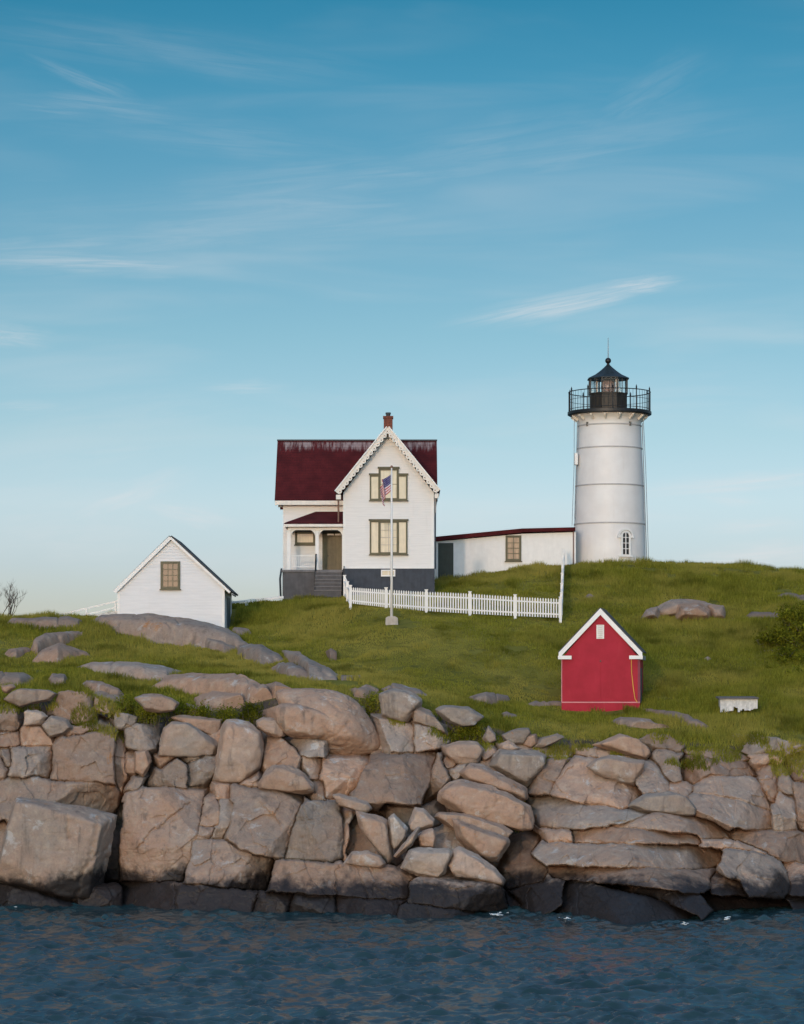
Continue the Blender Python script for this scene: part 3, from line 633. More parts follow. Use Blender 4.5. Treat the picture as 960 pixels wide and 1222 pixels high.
# the face is one continuous sheet: every grid point belongs to the block it lies deepest in; faces are tilted planes with folds,
# their edges are rounded and the joints between them run back into the rock
def cliff_sheet(step=0.72):
    xs = np.arange(-150, 1111, step); ys = np.arange(806, 1116, step); PX, PY = np.meshgrid(xs, ys); shp = PX.shape; px = PX.ravel(); py = PY.ravel(); n = len(px)
    wx_ = fbm2(px * .045, py * .045, 3, 301) * 2.0 + fbm2(px * .22, py * .22, 2, 311) * .45; wy_ = fbm2(px * .045, py * .045, 3, 302) * 2.0 + fbm2(px * .22, py * .22, 2, 312) * .45
    qx = np.where(px < -36, -72 - px, np.where(px > 1004, 2008 - px, px)) + wx_; qy = py + wy_
    s1 = np.full(n, -60.0); s2 = np.full(n, -60.0); own = np.full(n, -1)
    H = []
    for k, (poly, off) in enumerate(BED):
        h = np.array(hull(poly)); H.append(h); lo = h.min(0) - 16; hi = h.max(0) + 16
        idx = np.nonzero((qx > lo[0]) & (qx < hi[0]) & (qy > lo[1]) & (qy < hi[1]))[0]
        if not len(idx): continue
        d = np.full(len(idx), 1e9); P = np.stack([qx[idx], qy[idx]], 1)
        for a, c in zip(h, np.roll(h, -1, 0)):
            e = c - a; L = np.hypot(*e); d = np.minimum(d, (e[0] * (P[:, 1] - a[1]) - e[1] * (P[:, 0] - a[0])) / L)
        d = d + (2.0 if off > .75 else 0.0)
        new = d > s1[idx]; s2[idx] = np.where(new, s1[idx], np.maximum(s2[idx], d)); own[idx[new]] = k; s1[idx] = np.maximum(s1[idx], d)
    gen = cliffY(px, py); Y = gen + 0.9; tone = np.full(n, .8); warm = np.full(n, .5)
    e_all = np.minimum(np.clip((s1 - s2) / 2, 0, 60), np.maximum(s1, 0) + 1.2)
    soft = np.clip(.5 + .7 * fbm2(px * .025, py * .025, 2, 330), 0, 1); gap = np.clip(.45 + .8 * fbm2(px * .03, py * .03, 3, 340), 0, 1)
    cs = 30.0; gi, gj = np.floor(qx / cs).astype(np.int64), np.floor(qy / cs * 1.2).astype(np.int64); best = np.full(n, 1e9); vx_, vy_ = gi.copy(), gj.copy(); sxx, syy = qx.copy(), qy.copy()
    for da in (-1, 0, 1):
        for db in (-1, 0, 1):
            A, B_ = gi + da, gj + db; ux_ = (A + .5 + .48 * _h(A, B_, A * 0, 61)) * cs; uy_ = (B_ + .5 + .48 * _h(A, B_, A * 0, 62)) * cs / 1.2; dd = np.hypot(qx - ux_, qy - uy_)
            nw = dd < best; best = np.where(nw, dd, best); vx_ = np.where(nw, A, vx_); vy_ = np.where(nw, B_, vy_); sxx = np.where(nw, ux_, sxx); syy = np.where(nw, uy_, syy)
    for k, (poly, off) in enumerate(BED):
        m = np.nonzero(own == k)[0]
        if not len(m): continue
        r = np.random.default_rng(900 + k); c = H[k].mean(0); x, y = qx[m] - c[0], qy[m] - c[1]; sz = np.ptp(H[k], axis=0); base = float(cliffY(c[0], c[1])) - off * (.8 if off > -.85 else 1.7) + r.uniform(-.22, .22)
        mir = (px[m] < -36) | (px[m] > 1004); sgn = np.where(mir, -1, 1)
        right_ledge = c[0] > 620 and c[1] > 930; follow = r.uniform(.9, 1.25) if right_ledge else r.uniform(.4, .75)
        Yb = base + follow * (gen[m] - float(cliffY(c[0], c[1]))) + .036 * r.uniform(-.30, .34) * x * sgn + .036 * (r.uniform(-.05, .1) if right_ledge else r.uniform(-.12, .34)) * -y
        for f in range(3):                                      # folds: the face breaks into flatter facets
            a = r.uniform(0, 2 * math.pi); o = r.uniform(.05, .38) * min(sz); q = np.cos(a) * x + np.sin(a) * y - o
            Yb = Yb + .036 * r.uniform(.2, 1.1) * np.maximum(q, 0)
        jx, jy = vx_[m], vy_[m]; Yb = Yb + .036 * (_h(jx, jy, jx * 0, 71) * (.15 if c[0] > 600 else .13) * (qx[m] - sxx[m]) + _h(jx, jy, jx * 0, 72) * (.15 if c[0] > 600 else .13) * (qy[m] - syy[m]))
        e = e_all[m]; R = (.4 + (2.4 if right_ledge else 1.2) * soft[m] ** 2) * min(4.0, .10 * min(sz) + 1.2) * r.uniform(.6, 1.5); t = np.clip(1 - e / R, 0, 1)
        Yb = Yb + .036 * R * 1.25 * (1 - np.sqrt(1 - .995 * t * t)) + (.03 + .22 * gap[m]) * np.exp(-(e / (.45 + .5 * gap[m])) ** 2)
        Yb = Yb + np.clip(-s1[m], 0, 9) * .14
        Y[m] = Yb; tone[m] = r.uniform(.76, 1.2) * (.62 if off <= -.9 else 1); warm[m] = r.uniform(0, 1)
    Y = np.where(own < 0, gen + 1.3, Y)
    P = np.stack([X(px, Y), Y, Z(py, Y)], 1)
    nz1 = fbm(P * .5, 4, 3); nz2 = fbm(P * np.array([2.6, 2.6, 3.6]), 4, 8, .55); rid = 1 - np.abs(fbm(P * np.array([1.2, 1.2, 1.9]), 3, 21))
    Y = Y + .17 * nz1 + .024 * nz2 + .03 * np.maximum(rid - .88, 0) / .12
    P = np.stack([X(px, Y), Y, Z(py, Y)], 1); P = cut(P)
    drop = ((py < top(np.clip(px, -120, 1080)) + 3) & (s1 < -1.2)) | (py < top(px) - 40)
    nx2 = shp[1]; q = (np.arange(shp[0] - 1)[:, None] * nx2 + np.arange(nx2 - 1)[None, :]).ravel(); f = np.stack([q, q + nx2, q + nx2 + 1, q + 1], 1)
    f = f[~drop[f].any(1)]; used = np.unique(f); re_ = np.full(n, -1); re_[used] = np.arange(len(used))
    return P[used], re_[f], tone[used], warm[used]
CP_, CF_, ct, cw = cliff_sheet()
cliff = mesh_obj('rock_cliff', CP_, CF_, M['rock'], smooth=True, attrs={'tone': ct, 'warm': cw})
tag(cliff, 'jointed granite bedrock cliff between the sea and the grass', 'cliff', kind='structure')

# loose boulders lying on and wedged in the cliff
GB = 'loose boulders on the rocky shore'
BOUL = [
 ([(318,822),(345,817),(395,820),(420,828),(437,843),(452,866),(463,888),(456,901),(436,908),(388,905),(345,884),(330,850)],.55,'largest rounded pink dome of rock at the cliff top left of the blocky pale boulder',1.08,.8),
 ([(323,848),(332,838),(360,837),(385,843),(405,852),(415,862),(402,879),(384,885),(345,881),(328,868)],1.1,'pinkish slab plastered on the left front of the largest pink dome',1.05,.9),  # outline, offset, label, tone, warm
 ([(21,951),(110,965),(139,973),(135,990),(125,1025),(121,1060),(112,1080),(88,1080),(40,1066),(-6,1053),(4,1020),(10,985)],1.3,'huge square tilted block leaning on the left end of the cliff at the water',1.0,.3),
 ([(29,849),(33,846),(52,849),(58,855),(50,865),(29,867)],.7,'small pale block perched near the left cliff top under the flat boulder',1.45,.2),
 ([(50,866),(62,854),(80,859),(86,868),(78,876),(60,880)],.7,'bluish grey wedge stone beside the small pale block at upper left',1.05,0),
 ([(161,897),(177,895),(182,908),(177,920),(172,928),(160,921)],.3,'small yellowish upright stone wedged in the joint right of the big left blocks',1.0,.9),
 ([(192,882),(196,868),(205,861),(225,862),(236,872),(255,881),(263,889),(258,901),(232,904),(190,902)],.7,'broad grey topped boulder beside the orange lichen ledge',1.1,.3),
 ([(265,868),(270,859),(285,858),(300,863),(314,874),(317,893),(312,917),(303,926),(288,937),(270,937),(254,931),(256,925),(262,910),(266,890)],.8,'tall upright pale slab just left of the loaf shaped boulder',1.2,.4),
 ([(306,859),(314,855),(335,858),(341,864),(341,878),(331,881),(318,877),(306,868)],.9,'rounded light grey boulder touching the left foot of the pink dome',1.15,.3),
 ([(311,934),(318,920),(328,913),(345,914),(362,921),(375,936),(375,946),(360,948),(310,941)],.9,'loaf shaped boulder with rounded top below the pink dome',1.0,.5),
 ([(204,856),(215,853),(240,862),(266,858),(264,872),(256,882),(236,872),(212,862)],.1,'ledge stone stained with bright orange lichen below a grass tuft',.95,1.0),
 ([(452,828),(470,821),(490,825),(504,834),(503,845),(491,849),(487,863),(470,861),(456,856),(455,838)],.4,'blocky pale boulder with dark right face at the grass edge',1.1,.1),
 ([(491,848),(500,842),(515,848),(520,860),(534,872),(535,879),(510,870),(491,863)],.3,'leaning brown boulder with dark left edge under the grass line',.95,.3),
 ([(519,846),(530,841),(560,843),(578,855),(566,866),(548,868),(535,863),(522,852)],.3,'flat grey rounded boulder half sunk in grass above the pink plate',.95,0),
 ([(527,890),(545,884),(570,885),(579,895),(571,911),(552,913),(540,910),(530,901)],.7,'squarish cracked boulder at the right corner of the big pink plate',1.05,.5),
 ([(547,922),(560,910),(575,911),(600,924),(629,940),(630,953),(620,957),(600,949),(575,941),(555,931)],1.0,'long tapering tan boulder lying above the largest tan slab',1.05,.7),
 ([(522,946),(535,935),(552,930),(590,939),(633,961),(638,975),(635,991),(622,992),(590,981),(560,971),(536,966),(523,956)],1.5,'largest tan slab boulder sloping down to the right mid cliff',1.1,.75),
 ([(518,975),(525,969),(560,971),(600,984),(612,992),(605,1001),(570,999),(540,991)],1.0,'thin flat slab directly beneath the largest tan slab',1.05,.6),
 ([(540,976),(606,1000),(608,1006),(594,1028),(585,1029),(565,1021),(545,1001)],1.3,'faceted brown boulder with shaded lower right face above the waterside pair',1.0,.7),
 ([(396,948),(405,946),(440,957),(445,965),(436,971),(405,962)],1.2,'thin yellowish flat stone under the left end of the pink plate',1.1,.5),
 ([(424,967),(455,974),(464,980),(465,1000),(471,1025),(464,1034),(454,1020),(440,1005),(428,986)],1.0,'pointed slab standing on its tip, leftmost in the cluster of fallen stones',1.1,.6),
 ([(463,976),(470,970),(480,979),(488,988),(485,1001),(478,1011),(470,1015),(465,1006)],1.1,'narrow pale stone standing between the pointed slab and the thin splinter',1.35,.2),
 ([(487,982),(495,963),(506,965),(519,978),(517,986),(500,991),(491,993)],1.4,'pale trapezoid stone topmost in the cluster of fallen stones',1.3,.4),
 ([(470,1021),(480,1008),(498,987),(502,987),(497,1001),(485,1016),(474,1024)],1.5,'thin splinter of stone leaning diagonally in the fallen cluster',1.15,.5),
 ([(497,996),(505,990),(517,988),(521,1003),(519,1013),(502,1011)],1.2,'small tan cube stone under the pale trapezoid stone',1.2,.9),
 ([(478,1036),(488,1015),(497,1011),(520,1015),(535,1012),(541,1018),(531,1041),(520,1049),(500,1046)],1.6,'pale angular boulder above the dark tidal ledge, left of the waterside pair',1.3,.1),
 ([(532,1029),(540,1015),(550,1010),(570,1019),(590,1034),(603,1050),(601,1059),(575,1056),(545,1051)],1.7,'pale smooth boulder resting lowest above the water, right of the waterside pair',1.35,.3),
 ([(410,1031),(420,1016),(440,1015),(455,1021),(461,1030),(455,1037),(425,1034)],1.2,'low loaf of stone at the foot of the pointed slab',1.05,.4),
 ([(581,915),(590,900),(597,894),(620,897),(640,896),(653,902),(651,915),(640,929),(630,939),(610,931),(594,920)],.7,'big rounded grey boulder right of the long tapering one',1.0,.15),
 ([(700,915),(713,905),(730,901),(755,905),(770,908),(764,926),(757,938),(735,933),(716,926)],1.2,'loose block with a square end perched on the broad sloping slab',1.05,.5),
 ([(706,889),(730,880),(740,876),(760,881),(772,890),(777,900),(771,908),(745,902),(725,894)],.5,'reddish boulder at the grass edge below the red shed',1.1,.9),
 ([(599,877),(615,869),(631,868),(634,876),(627,889),(615,891),(602,883)],.3,'dark grey boulder beside an orange stone at the grass edge',.85,0),
 ([(634,892),(645,880),(665,875),(674,880),(662,887),(648,893)],.3,'long grey boulder half hidden by grass left of the red shed rocks',.9,.1),
 ([(597,888),(607,884),(621,893),(610,898),(598,894)],.5,'small pale yellowish stone on top of the big rounded grey boulder',1.35,.4),
 ([(576,881),(583,866),(591,875),(593,884),(583,888)],.3,'small pointed stone standing in grass left of the dark grey boulder',1.0,.3),
 ([(624,889),(630,878),(640,876),(642,886),(634,893)],.3,'small orange lichen stone beside the dark grey boulder',.95,1.0),
 ([(750,963),(755,956),(770,947),(800,944),(820,951),(831,965),(829,973),(800,975),(770,971)],1.0,'smooth blue grey block lying flat on the right hand ledges',.98,0),
 ([(4,835),(15,825),(25,822),(58,823),(69,828),(60,836),(40,840),(25,844),(12,839)],.4,'flat oval boulder at the far left cliff top',.95,.3),
 ([(1,818),(15,816),(20,820),(10,828),(3,825)],.3,'small reddish stone at the left edge of the grass',1.0,1.0),
 ([(161,833),(172,828),(192,828),(206,833),(214,839),(209,848),(190,851),(175,849)],.4,'brown boulder sitting in shrubby grass left of the lichen ledge',.95,.5),
]
for k, (poly, off, label, tone, warm) in enumerate(BOUL):
    c = np.mean(poly, 0); w = np.ptp([q[0] for q in poly]); h = np.ptp([q[1] for q in poly])
    T = float(np.clip(min(w, h) * 0.036 * 0.45 + 0.12, 0.22, 1.8)); Y = float(cliffY(c[0], c[1])) - off * .7 + T * 0.6
    add_rock('boulder', poly, Y, T, 300 + k, label, GB, tone=tone, warm=warm, p=(10 if k < 2 else 44 if w < 60 else 60), tilt=(0.05, .45 if k == 0 else 0.10), amp=0.055, taper=(.6 if k == 0 else 0.2), chips=(4 if k < 2 else 9))

# bare slabs and outcrops in the turf
GO = 'rock slabs showing through the grass'
OUT = [
 ([(-20,806),(0,800),(30,803),(45,812),(20,820),(-20,822)],'flat rock at the left frame edge just above the cliff top',.9,.3,.8),
 ([(98,832),(120,824),(150,833),(160,846),(130,850),(104,846)],'hump of rock between the tan cliff top and the leafy shrub',.95,.5,.6),
 ([(205,846),(225,838),(238,846),(236,856),(214,858)],'small rock wedged under the wide pinkish slab at its left end',.9,.4,.5),
 ([(560,832),(580,826),(606,830),(610,838),(580,842)],'low hump of rock in the lawn above the grey rounded boulder',.85,.2,.5),
 ([(596,852),(604,848),(616,850),(617,857),(602,859)],'small square stone in the grass left of the red shed',.9,.1,.3),
 ([(415,822),(436,816),(452,822),(450,832),(425,834)],'brown slab end beside the blocky pale boulder',.9,.4,.6),
 ([(455,822),(470,815),(500,822),(512,832),(490,832),(465,830)],'flat grassy ledge behind the blocky pale boulder',.9,.2,.5),
 ([(112,743),(130,734),(185,733),(225,738),(266,750),(290,768),(262,773),(190,767),(148,756)],'broad smooth grey dome of rock in front of the white shed',.95,.1,2.4),
 ([(213,757),(225,752),(250,757),(276,770),(281,776),(265,779),(235,769)],'low grey hump at the right foot of the smooth dome',.85,0,1.0),
 ([(8,745),(20,737),(80,736),(96,740),(90,750),(50,750)],'low rock ledge on the far left skyline',.8,.2,1.5),
 ([(37,776),(42,764),(55,756),(96,753),(96,759),(70,769),(45,782)],'curved slab above its rounded neighbour in the left grass',.95,.4,1.0),
 ([(43,787),(52,775),(70,768),(101,777),(105,781),(70,789)],'rounded slab tucked under the curved slab in the left grass',.9,.6,1.0),
 ([(1,784),(10,774),(30,773),(37,779),(20,787)],'small low rock at the left frame edge in grass',.85,.4,.6),
 ([(92,797),(115,790),(165,788),(217,800),(195,810),(170,812),(140,804)],'long pale flat slab across the grass left of centre',1.15,0,1.2),
 ([(59,811),(66,802),(78,803),(82,811),(76,818),(62,818)],'small grey hump below the rounded slab near the left cliff top',.85,.2,.5),
 ([(95,818),(105,812),(122,813),(140,820),(148,830),(140,834),(128,830),(110,825)],'narrow brown slab sloping right above the tan dome',.85,.4,.6),
 ([(274,756),(280,747),(295,749),(303,757),(285,759)],'small grey rock right of the white shed corner',.85,0,.5),
 ([(283,776),(289,768),(312,768),(330,779),(337,788),(310,791),(291,785)],'rounded grey slab right of the smooth dome',.85,0,.9),
 ([(327,799),(335,789),(350,791),(367,802),(366,809),(345,808)],'low grey rock between the rounded slab and the striped slab',.85,.1,.7),
 ([(336,777),(360,777),(382,790),(403,804),(401,810),(370,810),(362,801),(348,789)],'striped grey slab sloping right in the middle lawn',.95,0,1.0),
 ([(404,805),(430,805),(433,811),(410,812)],'thin flat rock right of the striped slab',.8,.2,.4),
 ([(389,778),(396,774),(402,778),(401,785),(393,787)],'tiny dark stone in the lawn above the striped slab',.7,.3,.25),
 ([(188,820),(205,806),(230,803),(290,804),(315,815),(323,832),(312,842),(285,828),(255,820),(215,820)],'wide pinkish slab behind the lichen ledge',1.0,.7,1.2),
 ([(234,832),(255,824),(285,827),(292,841),(286,850),(250,850),(236,843)],'block shaped lump at the front of the wide pinkish slab',.95,.6,.7),
 ([(317,818),(330,812),(350,821),(353,834),(330,838),(320,829)],'rounded lump joining the wide slab to the pink dome',.95,.5,.6),
 ([(838,788),(845,782),(853,786),(846,790)],'small pale stone on the right hand slope',1.1,0,.25),
 ([(905,779),(914,774),(922,774),(929,779)],'small flat grey stone near the leafy bush',.95,0,.25),
 ([(695,714),(703,708),(713,713),(706,717)],'small grey stone in turf right of the fence end',.8,.1,.3),
 ([(766,846),(790,846),(822,852),(847,866),(841,870),(800,860)],'thin dark slab sloping right beside the red shed',.75,.3,.7),
 ([(732,862),(745,855),(775,857),(796,866),(802,874),(770,874)],'flat grey slab in front of the red shed',.9,.1,.8),
 ([(628,841),(640,836),(670,836),(674,840),(640,843)],'low flat rock at the left of the red shed foot',.85,0,.5),
 ([(890,737),(900,730),(930,730),(942,735),(925,740),(897,740)],'low dark ledge right of the large hillside outcrop',.6,.1,.6),
 ([(926,712),(940,707),(960,709),(985,713),(985,720),(955,718)],'dark broken ledge high on the right slope',.65,.1,.8),
]
# table of where view rays meet the turf, for laying the slabs' footprints on the slope
_tx = np.arange(-40, 1001, 5.0); _ty = np.arange(690, 872, 2.0); _ys = np.arange(YTOP + .4, 160, .15)
_tab = np.empty((len(_ty), len(_tx)))
for a, q in enumerate(_tx):
    h = ground(X(q, _ys), _ys, False); prof = HOR - (h - CZ) * F / _ys          # photo row of the turf at each distance
    prof = np.minimum.accumulate(prof); k = np.searchsorted(-prof, -_ty)
    _tab[:, a] = _ys[np.clip(k, 0, len(_ys) - 1)]
    crest = np.nonzero(k >= len(_ys))[0]
    if len(crest): _tab[crest, a] = _ys[int(np.argmin(prof))] + 0.25 * (crest.max() + 1 - crest)
def turf_at(px, py):
    fx = np.clip((px - _tx[0]) / 5.0, 0, len(_tx) - 1.001); fy = np.clip((py - _ty[0]) / 2.0, 0, len(_ty) - 1.001); i, j = fx.astype(int), fy.astype(int); u, v = fx - i, fy - j
    return (_tab[j, i] * (1 - u) + _tab[j, i + 1] * u) * (1 - v) + (_tab[j + 1, i] * (1 - u) + _tab[j + 1, i + 1] * u) * v
FOOT = []
def outcrop(poly, T, seed):
    """a slab of bedrock breaking through the turf: its footprint lies on the slope, it rises from it and dips under all round"""
    h = np.array(hull(poly)); h = h.mean(0) + (h - h.mean(0)) * np.array([1.10, 1.12]); xs = np.linspace(h[:, 0].min(), h[:, 0].max(), 60)
    ups, los = np.full(60, 1e9), np.full(60, -1e9)
    for a, b_ in zip(h, np.roll(h, -1, 0)):
        if abs(b_[0] - a[0]) < 1e-6: continue
        t = (xs - a[0]) / (b_[0] - a[0]); k = (t >= -1e-6) & (t <= 1 + 1e-6); yv = a[1] + t * (b_[1] - a[1]); ups = np.where(k, np.minimum(ups, yv), ups); los = np.where(k, np.maximum(los, yv), los)
    rise_c = np.minimum(.52 * (los - ups), 19.0); back = ups + rise_c
    FOOT.append(np.array(list(zip(xs, back)) + list(zip(xs[::-1], los[::-1]))))
    st = .55 if np.ptp(xs) > 40 else .35; pad = 2.5
    PX, PY = np.meshgrid(np.arange(xs[0] - pad, xs[-1] + pad, st), np.arange(back.min() - pad, los.max() + pad, st * .5)); shp = PX.shape; px, py = PX.ravel(), PY.ravel()
    qx = px + fbm2(px * .05, py * .08, 3, seed) * 2.6; qy = py + fbm2(px * .035, py * .05, 2, seed + 5) * .9
    lo_, ba_, ri_ = np.interp(qx, xs, los), np.interp(qx, xs, back), np.interp(qx, xs, rise_c)
    v = (lo_ - qy) / np.maximum(lo_ - ba_, .6); inx = np.minimum(qx - xs[0], xs[-1] - qx)
    d = np.minimum(np.minimum(lo_ - qy, qy - ba_) * 1.5, inx)
    Y = turf_at(px, py); x = X(px, Y); m_px = Y / F; g = ground(x, Y, False)
    t = (d > 0).astype(float); rise = ri_ * m_px * 1.1
    front = 1 - (1 - np.clip(v / .42, 0, 1)) ** 2.3; rear = 1 - np.clip((v - .78) / .22, 0, 1) ** 2 * .8
    H = rise * front * rear * t
    P0 = np.stack([x, Y, g], 1)
    H = H * (1 + .10 * fbm(P0 * np.array([.45, .25, 0]) + seed, 3, 3)) + (.030 * fbm(P0 * np.array([.9, .45, .8]), 4, 8) - .07 * np.maximum(1 - np.abs(fbm(P0 * np.array([.4, .22, 0]) + seed * 2.3, 3, 22)) - .90, 0) / .10) * (t > 0)
    z = g + np.where(d > 0, H - .03, -.05 - .25 * np.clip(-d, 0, 3))
    P = np.stack([x, Y - .25 * H, z], 1); n2 = shp[1]; q = (np.arange(shp[0] - 1)[:, None] * n2 + np.arange(n2 - 1)[None, :]).ravel(); f = np.stack([q, q + n2, q + n2 + 1, q + 1], 1)
    f = f[(d > -3)[f].all(1)]; used = np.unique(f); re_ = np.full(len(P), -1); re_[used] = np.arange(len(used))
    return P[used], re_[f]
for k, (poly, label, tone, warm, T) in enumerate(OUT):
    P, f = outcrop(poly, T, 500 + k)
    o = mesh_obj('rock_outcrop', P, f, M['rock'], smooth=True, attrs={'tone': np.full(len(P), tone), 'warm': np.full(len(P), warm + .25)}); tag(o, label, 'rock', GO)
# the large hillside outcrop: one thing of several fused lumps
ps, fs, ts, ws, nn = [], [], [], [], 0
for k, (poly, dT, wa, to, oy) in enumerate([([(764,739),(772,727),(785,723),(790,741)],.8,.3,.9,-.2), ([(804,743),(809,721),(835,719),(849,727),(850,744)],.9,1.,.85,-.45),
                                     ([(844,721),(864,722),(867,730),(866,743),(848,744)],.8,.5,.95,-.1), ([(778,727),(800,715),(830,715),(852,721),(845,738),(786,741)],1.2,.5,1.0,.5), ([(862,740),(876,737),(882,742),(864,745)],.4,1.,.9,0)]):
    Y = ground_hit(815, 741) + dT * .5 + oy; P, f, r = rock(poly, Y, dT, 600 + k, tilt=(0, .3), p=24, amp=.06, taper=.35, chips=4, cracks=False)
    ps.append(P); fs.append(f + nn); nn += len(P); ts.append(np.full(len(P), to)); ws.append(np.full(len(P), wa))
tag(mesh_obj('rock_outcrop', np.concatenate(ps), np.concatenate(fs), M['rock'], smooth=True, attrs={'tone': np.concatenate(ts), 'warm': np.concatenate(ws)}),
    'large outcrop of pale and rusty lumps on the hillside above the red shed', 'rock', GO)

# ------------------------------------------------------------------ grass
def ground_n(n, seed, y0, y1, spread):
    r = np.random.default_rng(seed); y = y0 + (y1 - y0) * r.random(n) ** 0.9; x = (r.random(n) * 2 - 1) * spread * y; return x, y, r
N = 520000
gxb, gyb, r = ground_n(N, 3, YTOP - 0.6, 160, 0.172)
dens = fbm2(gxb * .5, gyb * .5, 3, 41)
hgt = fbm2(gxb * .22, gyb * .22, 3, 52)
px_ = 480 + gxb * F / gyb
lawn = np.exp(-(((px_ - 520) / 130) ** 2)) * np.clip((gyb - 121) / 4, 0, 1) * np.clip((146 - gyb) / 5, 0, 1)
keep = (dens > -0.75)
keep &= ~((gxb > -7.1) & (gxb < 2) & (gyb > 149.4) & (gyb < 159))                       # house
keep &= ~((gxb > 1.5) & (gxb < 11) & (gyb > 157.0))                                     # passage
keep &= ~((gxb > -15.4) & (gxb < -9.3) & (gyb > 140) & (gyb < 147.5))                   # white shed
gpy = HOR - (ground(gxb, gyb, False) - CZ) * F / gyb
for ft in FOOT:
    m_ = len(ft) // 2; inside = (px_ > ft[0, 0]) & (px_ < ft[m_ - 1, 0]); up_, lw_ = np.interp(px_, ft[:m_, 0], ft[:m_, 1]), np.interp(px_, ft[m_:, 0][::-1], ft[m_:, 1][::-1])
    keep &= ~(inside & (gpy > up_ + .3) & (gpy < lw_ - .8))
keep &= ~(np.hypot(gxb - 12.7, gyb - 160.2) < 2.3)
gxb, gyb, hgt, dens, lawn = gxb[keep], gyb[keep], hgt[keep], dens[keep], lawn[keep]; n = len(gxb)
clump = fbm2(gxb * 1.1, gyb * .8, 2, 66)
gz_ = ground(gxb, gyb)
edge = np.clip(1 - (gyb - YTOP) / 3.0, 0, 1)
rough = np.clip((px_[keep] - 640) / 120, 0, 1) * np.clip((gyb - 124) / 5, 0, 1)
L = (0.14 + 0.13 * np.clip(hgt, -0.6, 1) + 0.26 * np.clip(clump - .05, 0, 1) + 0.12 * edge + .08 * rough) * (1 - 0.5 * lawn) * r.uniform(0.6, 1.3, n); L = np.clip(L, 0.05, 0.62)
wd = r.uniform(0.012, 0.028, n); # tufts rooted on ledges and in joints along the top of the cliff
kp = 480 + CP_[:, 0] * F / CP_[:, 1]; kq = HOR - (CP_[:, 2] - CZ) * F / CP_[:, 1]; below = kq - top(kp)
cand = np.nonzero((below < 26) & (fbm2(kp * .03, kq * .05, 3, 88) > -.02 + below / 50) & (kp > -60) & (kp < 1020))[0]
pick = r.choice(cand, 30000); cpos = CP_[pick] + r.normal(0, .04, (len(pick), 3))
gxb = np.concatenate([gxb, cpos[:, 0]]); gyb = np.concatenate([gyb, cpos[:, 1] + .05]); gz_ = np.concatenate([gz_, cpos[:, 2] - .05]); L = np.concatenate([L, r.uniform(.10, .34, len(pick))]); n = len(gxb)
wd = r.uniform(0.012, 0.028, n)
a = np.where(r.random(n) < .8, r.normal(0.1, .55, n), r.uniform(0, 2 * math.pi, n)); ln = r.uniform(0.1, 0.7, n) * L; la = r.uniform(0, 2 * math.pi, n)
ca, sa = np.cos(a), np.sin(a)
v0 = np.stack([gxb - ca * wd, gyb - sa * wd, gz_ - 0.03], 1); v1 = np.stack([gxb + ca * wd, gyb + sa * wd, gz_ - 0.03], 1)
v2 = np.stack([gxb + np.cos(la) * ln, gyb + np.sin(la) * ln, gz_ + np.sqrt(np.maximum(L ** 2 - ln ** 2 * .6, .001))], 1)
GVV = np.stack([v0, v1, v2], 1).reshape(-1, 3); sh = np.repeat(r.random(n), 3)
gr = mesh_obj('grass', GVV, np.arange(3 * n).reshape(-1, 3), M['blade'], attrs={'shade': sh}); tag(gr, 'rough green grass covering the island slope', 'grass', kind='stuff')

# foam where the swell breaks
fb = MB(); fr_ = random.Random(5)
v3, f3 = ICO[3]
for px, sx, cnt in ((594, 11, 18), (672, 10, 6), (815, 4, 6), (868, 3, 9), (18, 8, 3)):
    for k in range(cnt):
        qx = fr_.gauss(px, sx * .55); Yw = CZ * F / (float(wline(qx)) - HOR) - 1.3 + fr_.gauss(0, .22); s = fr_.uniform(.010, .035)
        c = np.array([X(qx, Yw), Yw, 0.10 + fr_.uniform(-.02, .07)]); P = v3 * np.array([s * fr_.uniform(1.2, 3.2), s * 1.3, s * .55]); P = P * (1 + .3 * vnoise(P * 30 + k)[:, None]) + c
        fb.add(P.tolist(), f3.tolist())
tag(fb.build('sea_foam', M['foam'], smooth=True), 'white foam breaking at the foot of the rocks', 'foam', kind='stuff')

# ------------------------------------------------------------------ the keeper's house
def window(parent, x0, x1, z0, z1, Y, frame, blind, cols=1, rows=2, fw=0.09, sill=True, name='window', proud=0.07, bar=0.03, glassy=True, local=False, muntin=None):
    m = MB()
    m.box(x0, x0 + fw, Y - proud, Y + .05, z0, z1).box(x1 - fw, x1, Y - proud, Y + .05, z0, z1)
    m.box(x0 + fw, x1 - fw, Y - proud, Y + .05, z1 - fw, z1).box(x0 + fw, x1 - fw, Y - proud, Y + .05, z0, z0 + fw)
    if sill: m.box(x0 - .05, x1 + .05, Y - proud - .05, Y + .04, z0 - .06, z0 - .002)
    w = m.build(name, frame, parent, local=local)
    b = MB(); ix0, ix1, iz0, iz1 = x0 + fw, x1 - fw, z0 + fw, z1 - fw
    for k in range(1, cols): q = ix0 + (ix1 - ix0) * k / cols; b.box(q - bar / 2, q + bar / 2, Y - .05, Y - .022, iz0, iz1)
    for k in range(1, rows): q = iz0 + (iz1 - iz0) * k / rows; b.box(ix0, ix1, Y - .052, Y - .024, q - bar / 2, q + bar / 2)
    if cols > 1 or rows > 1: b.build('muntins', muntin or frame, w, local=local)
    MB().box(ix0, ix1, Y - .024, Y - .004, iz0, iz1).build('pane', blind, w, local=local)
    return w

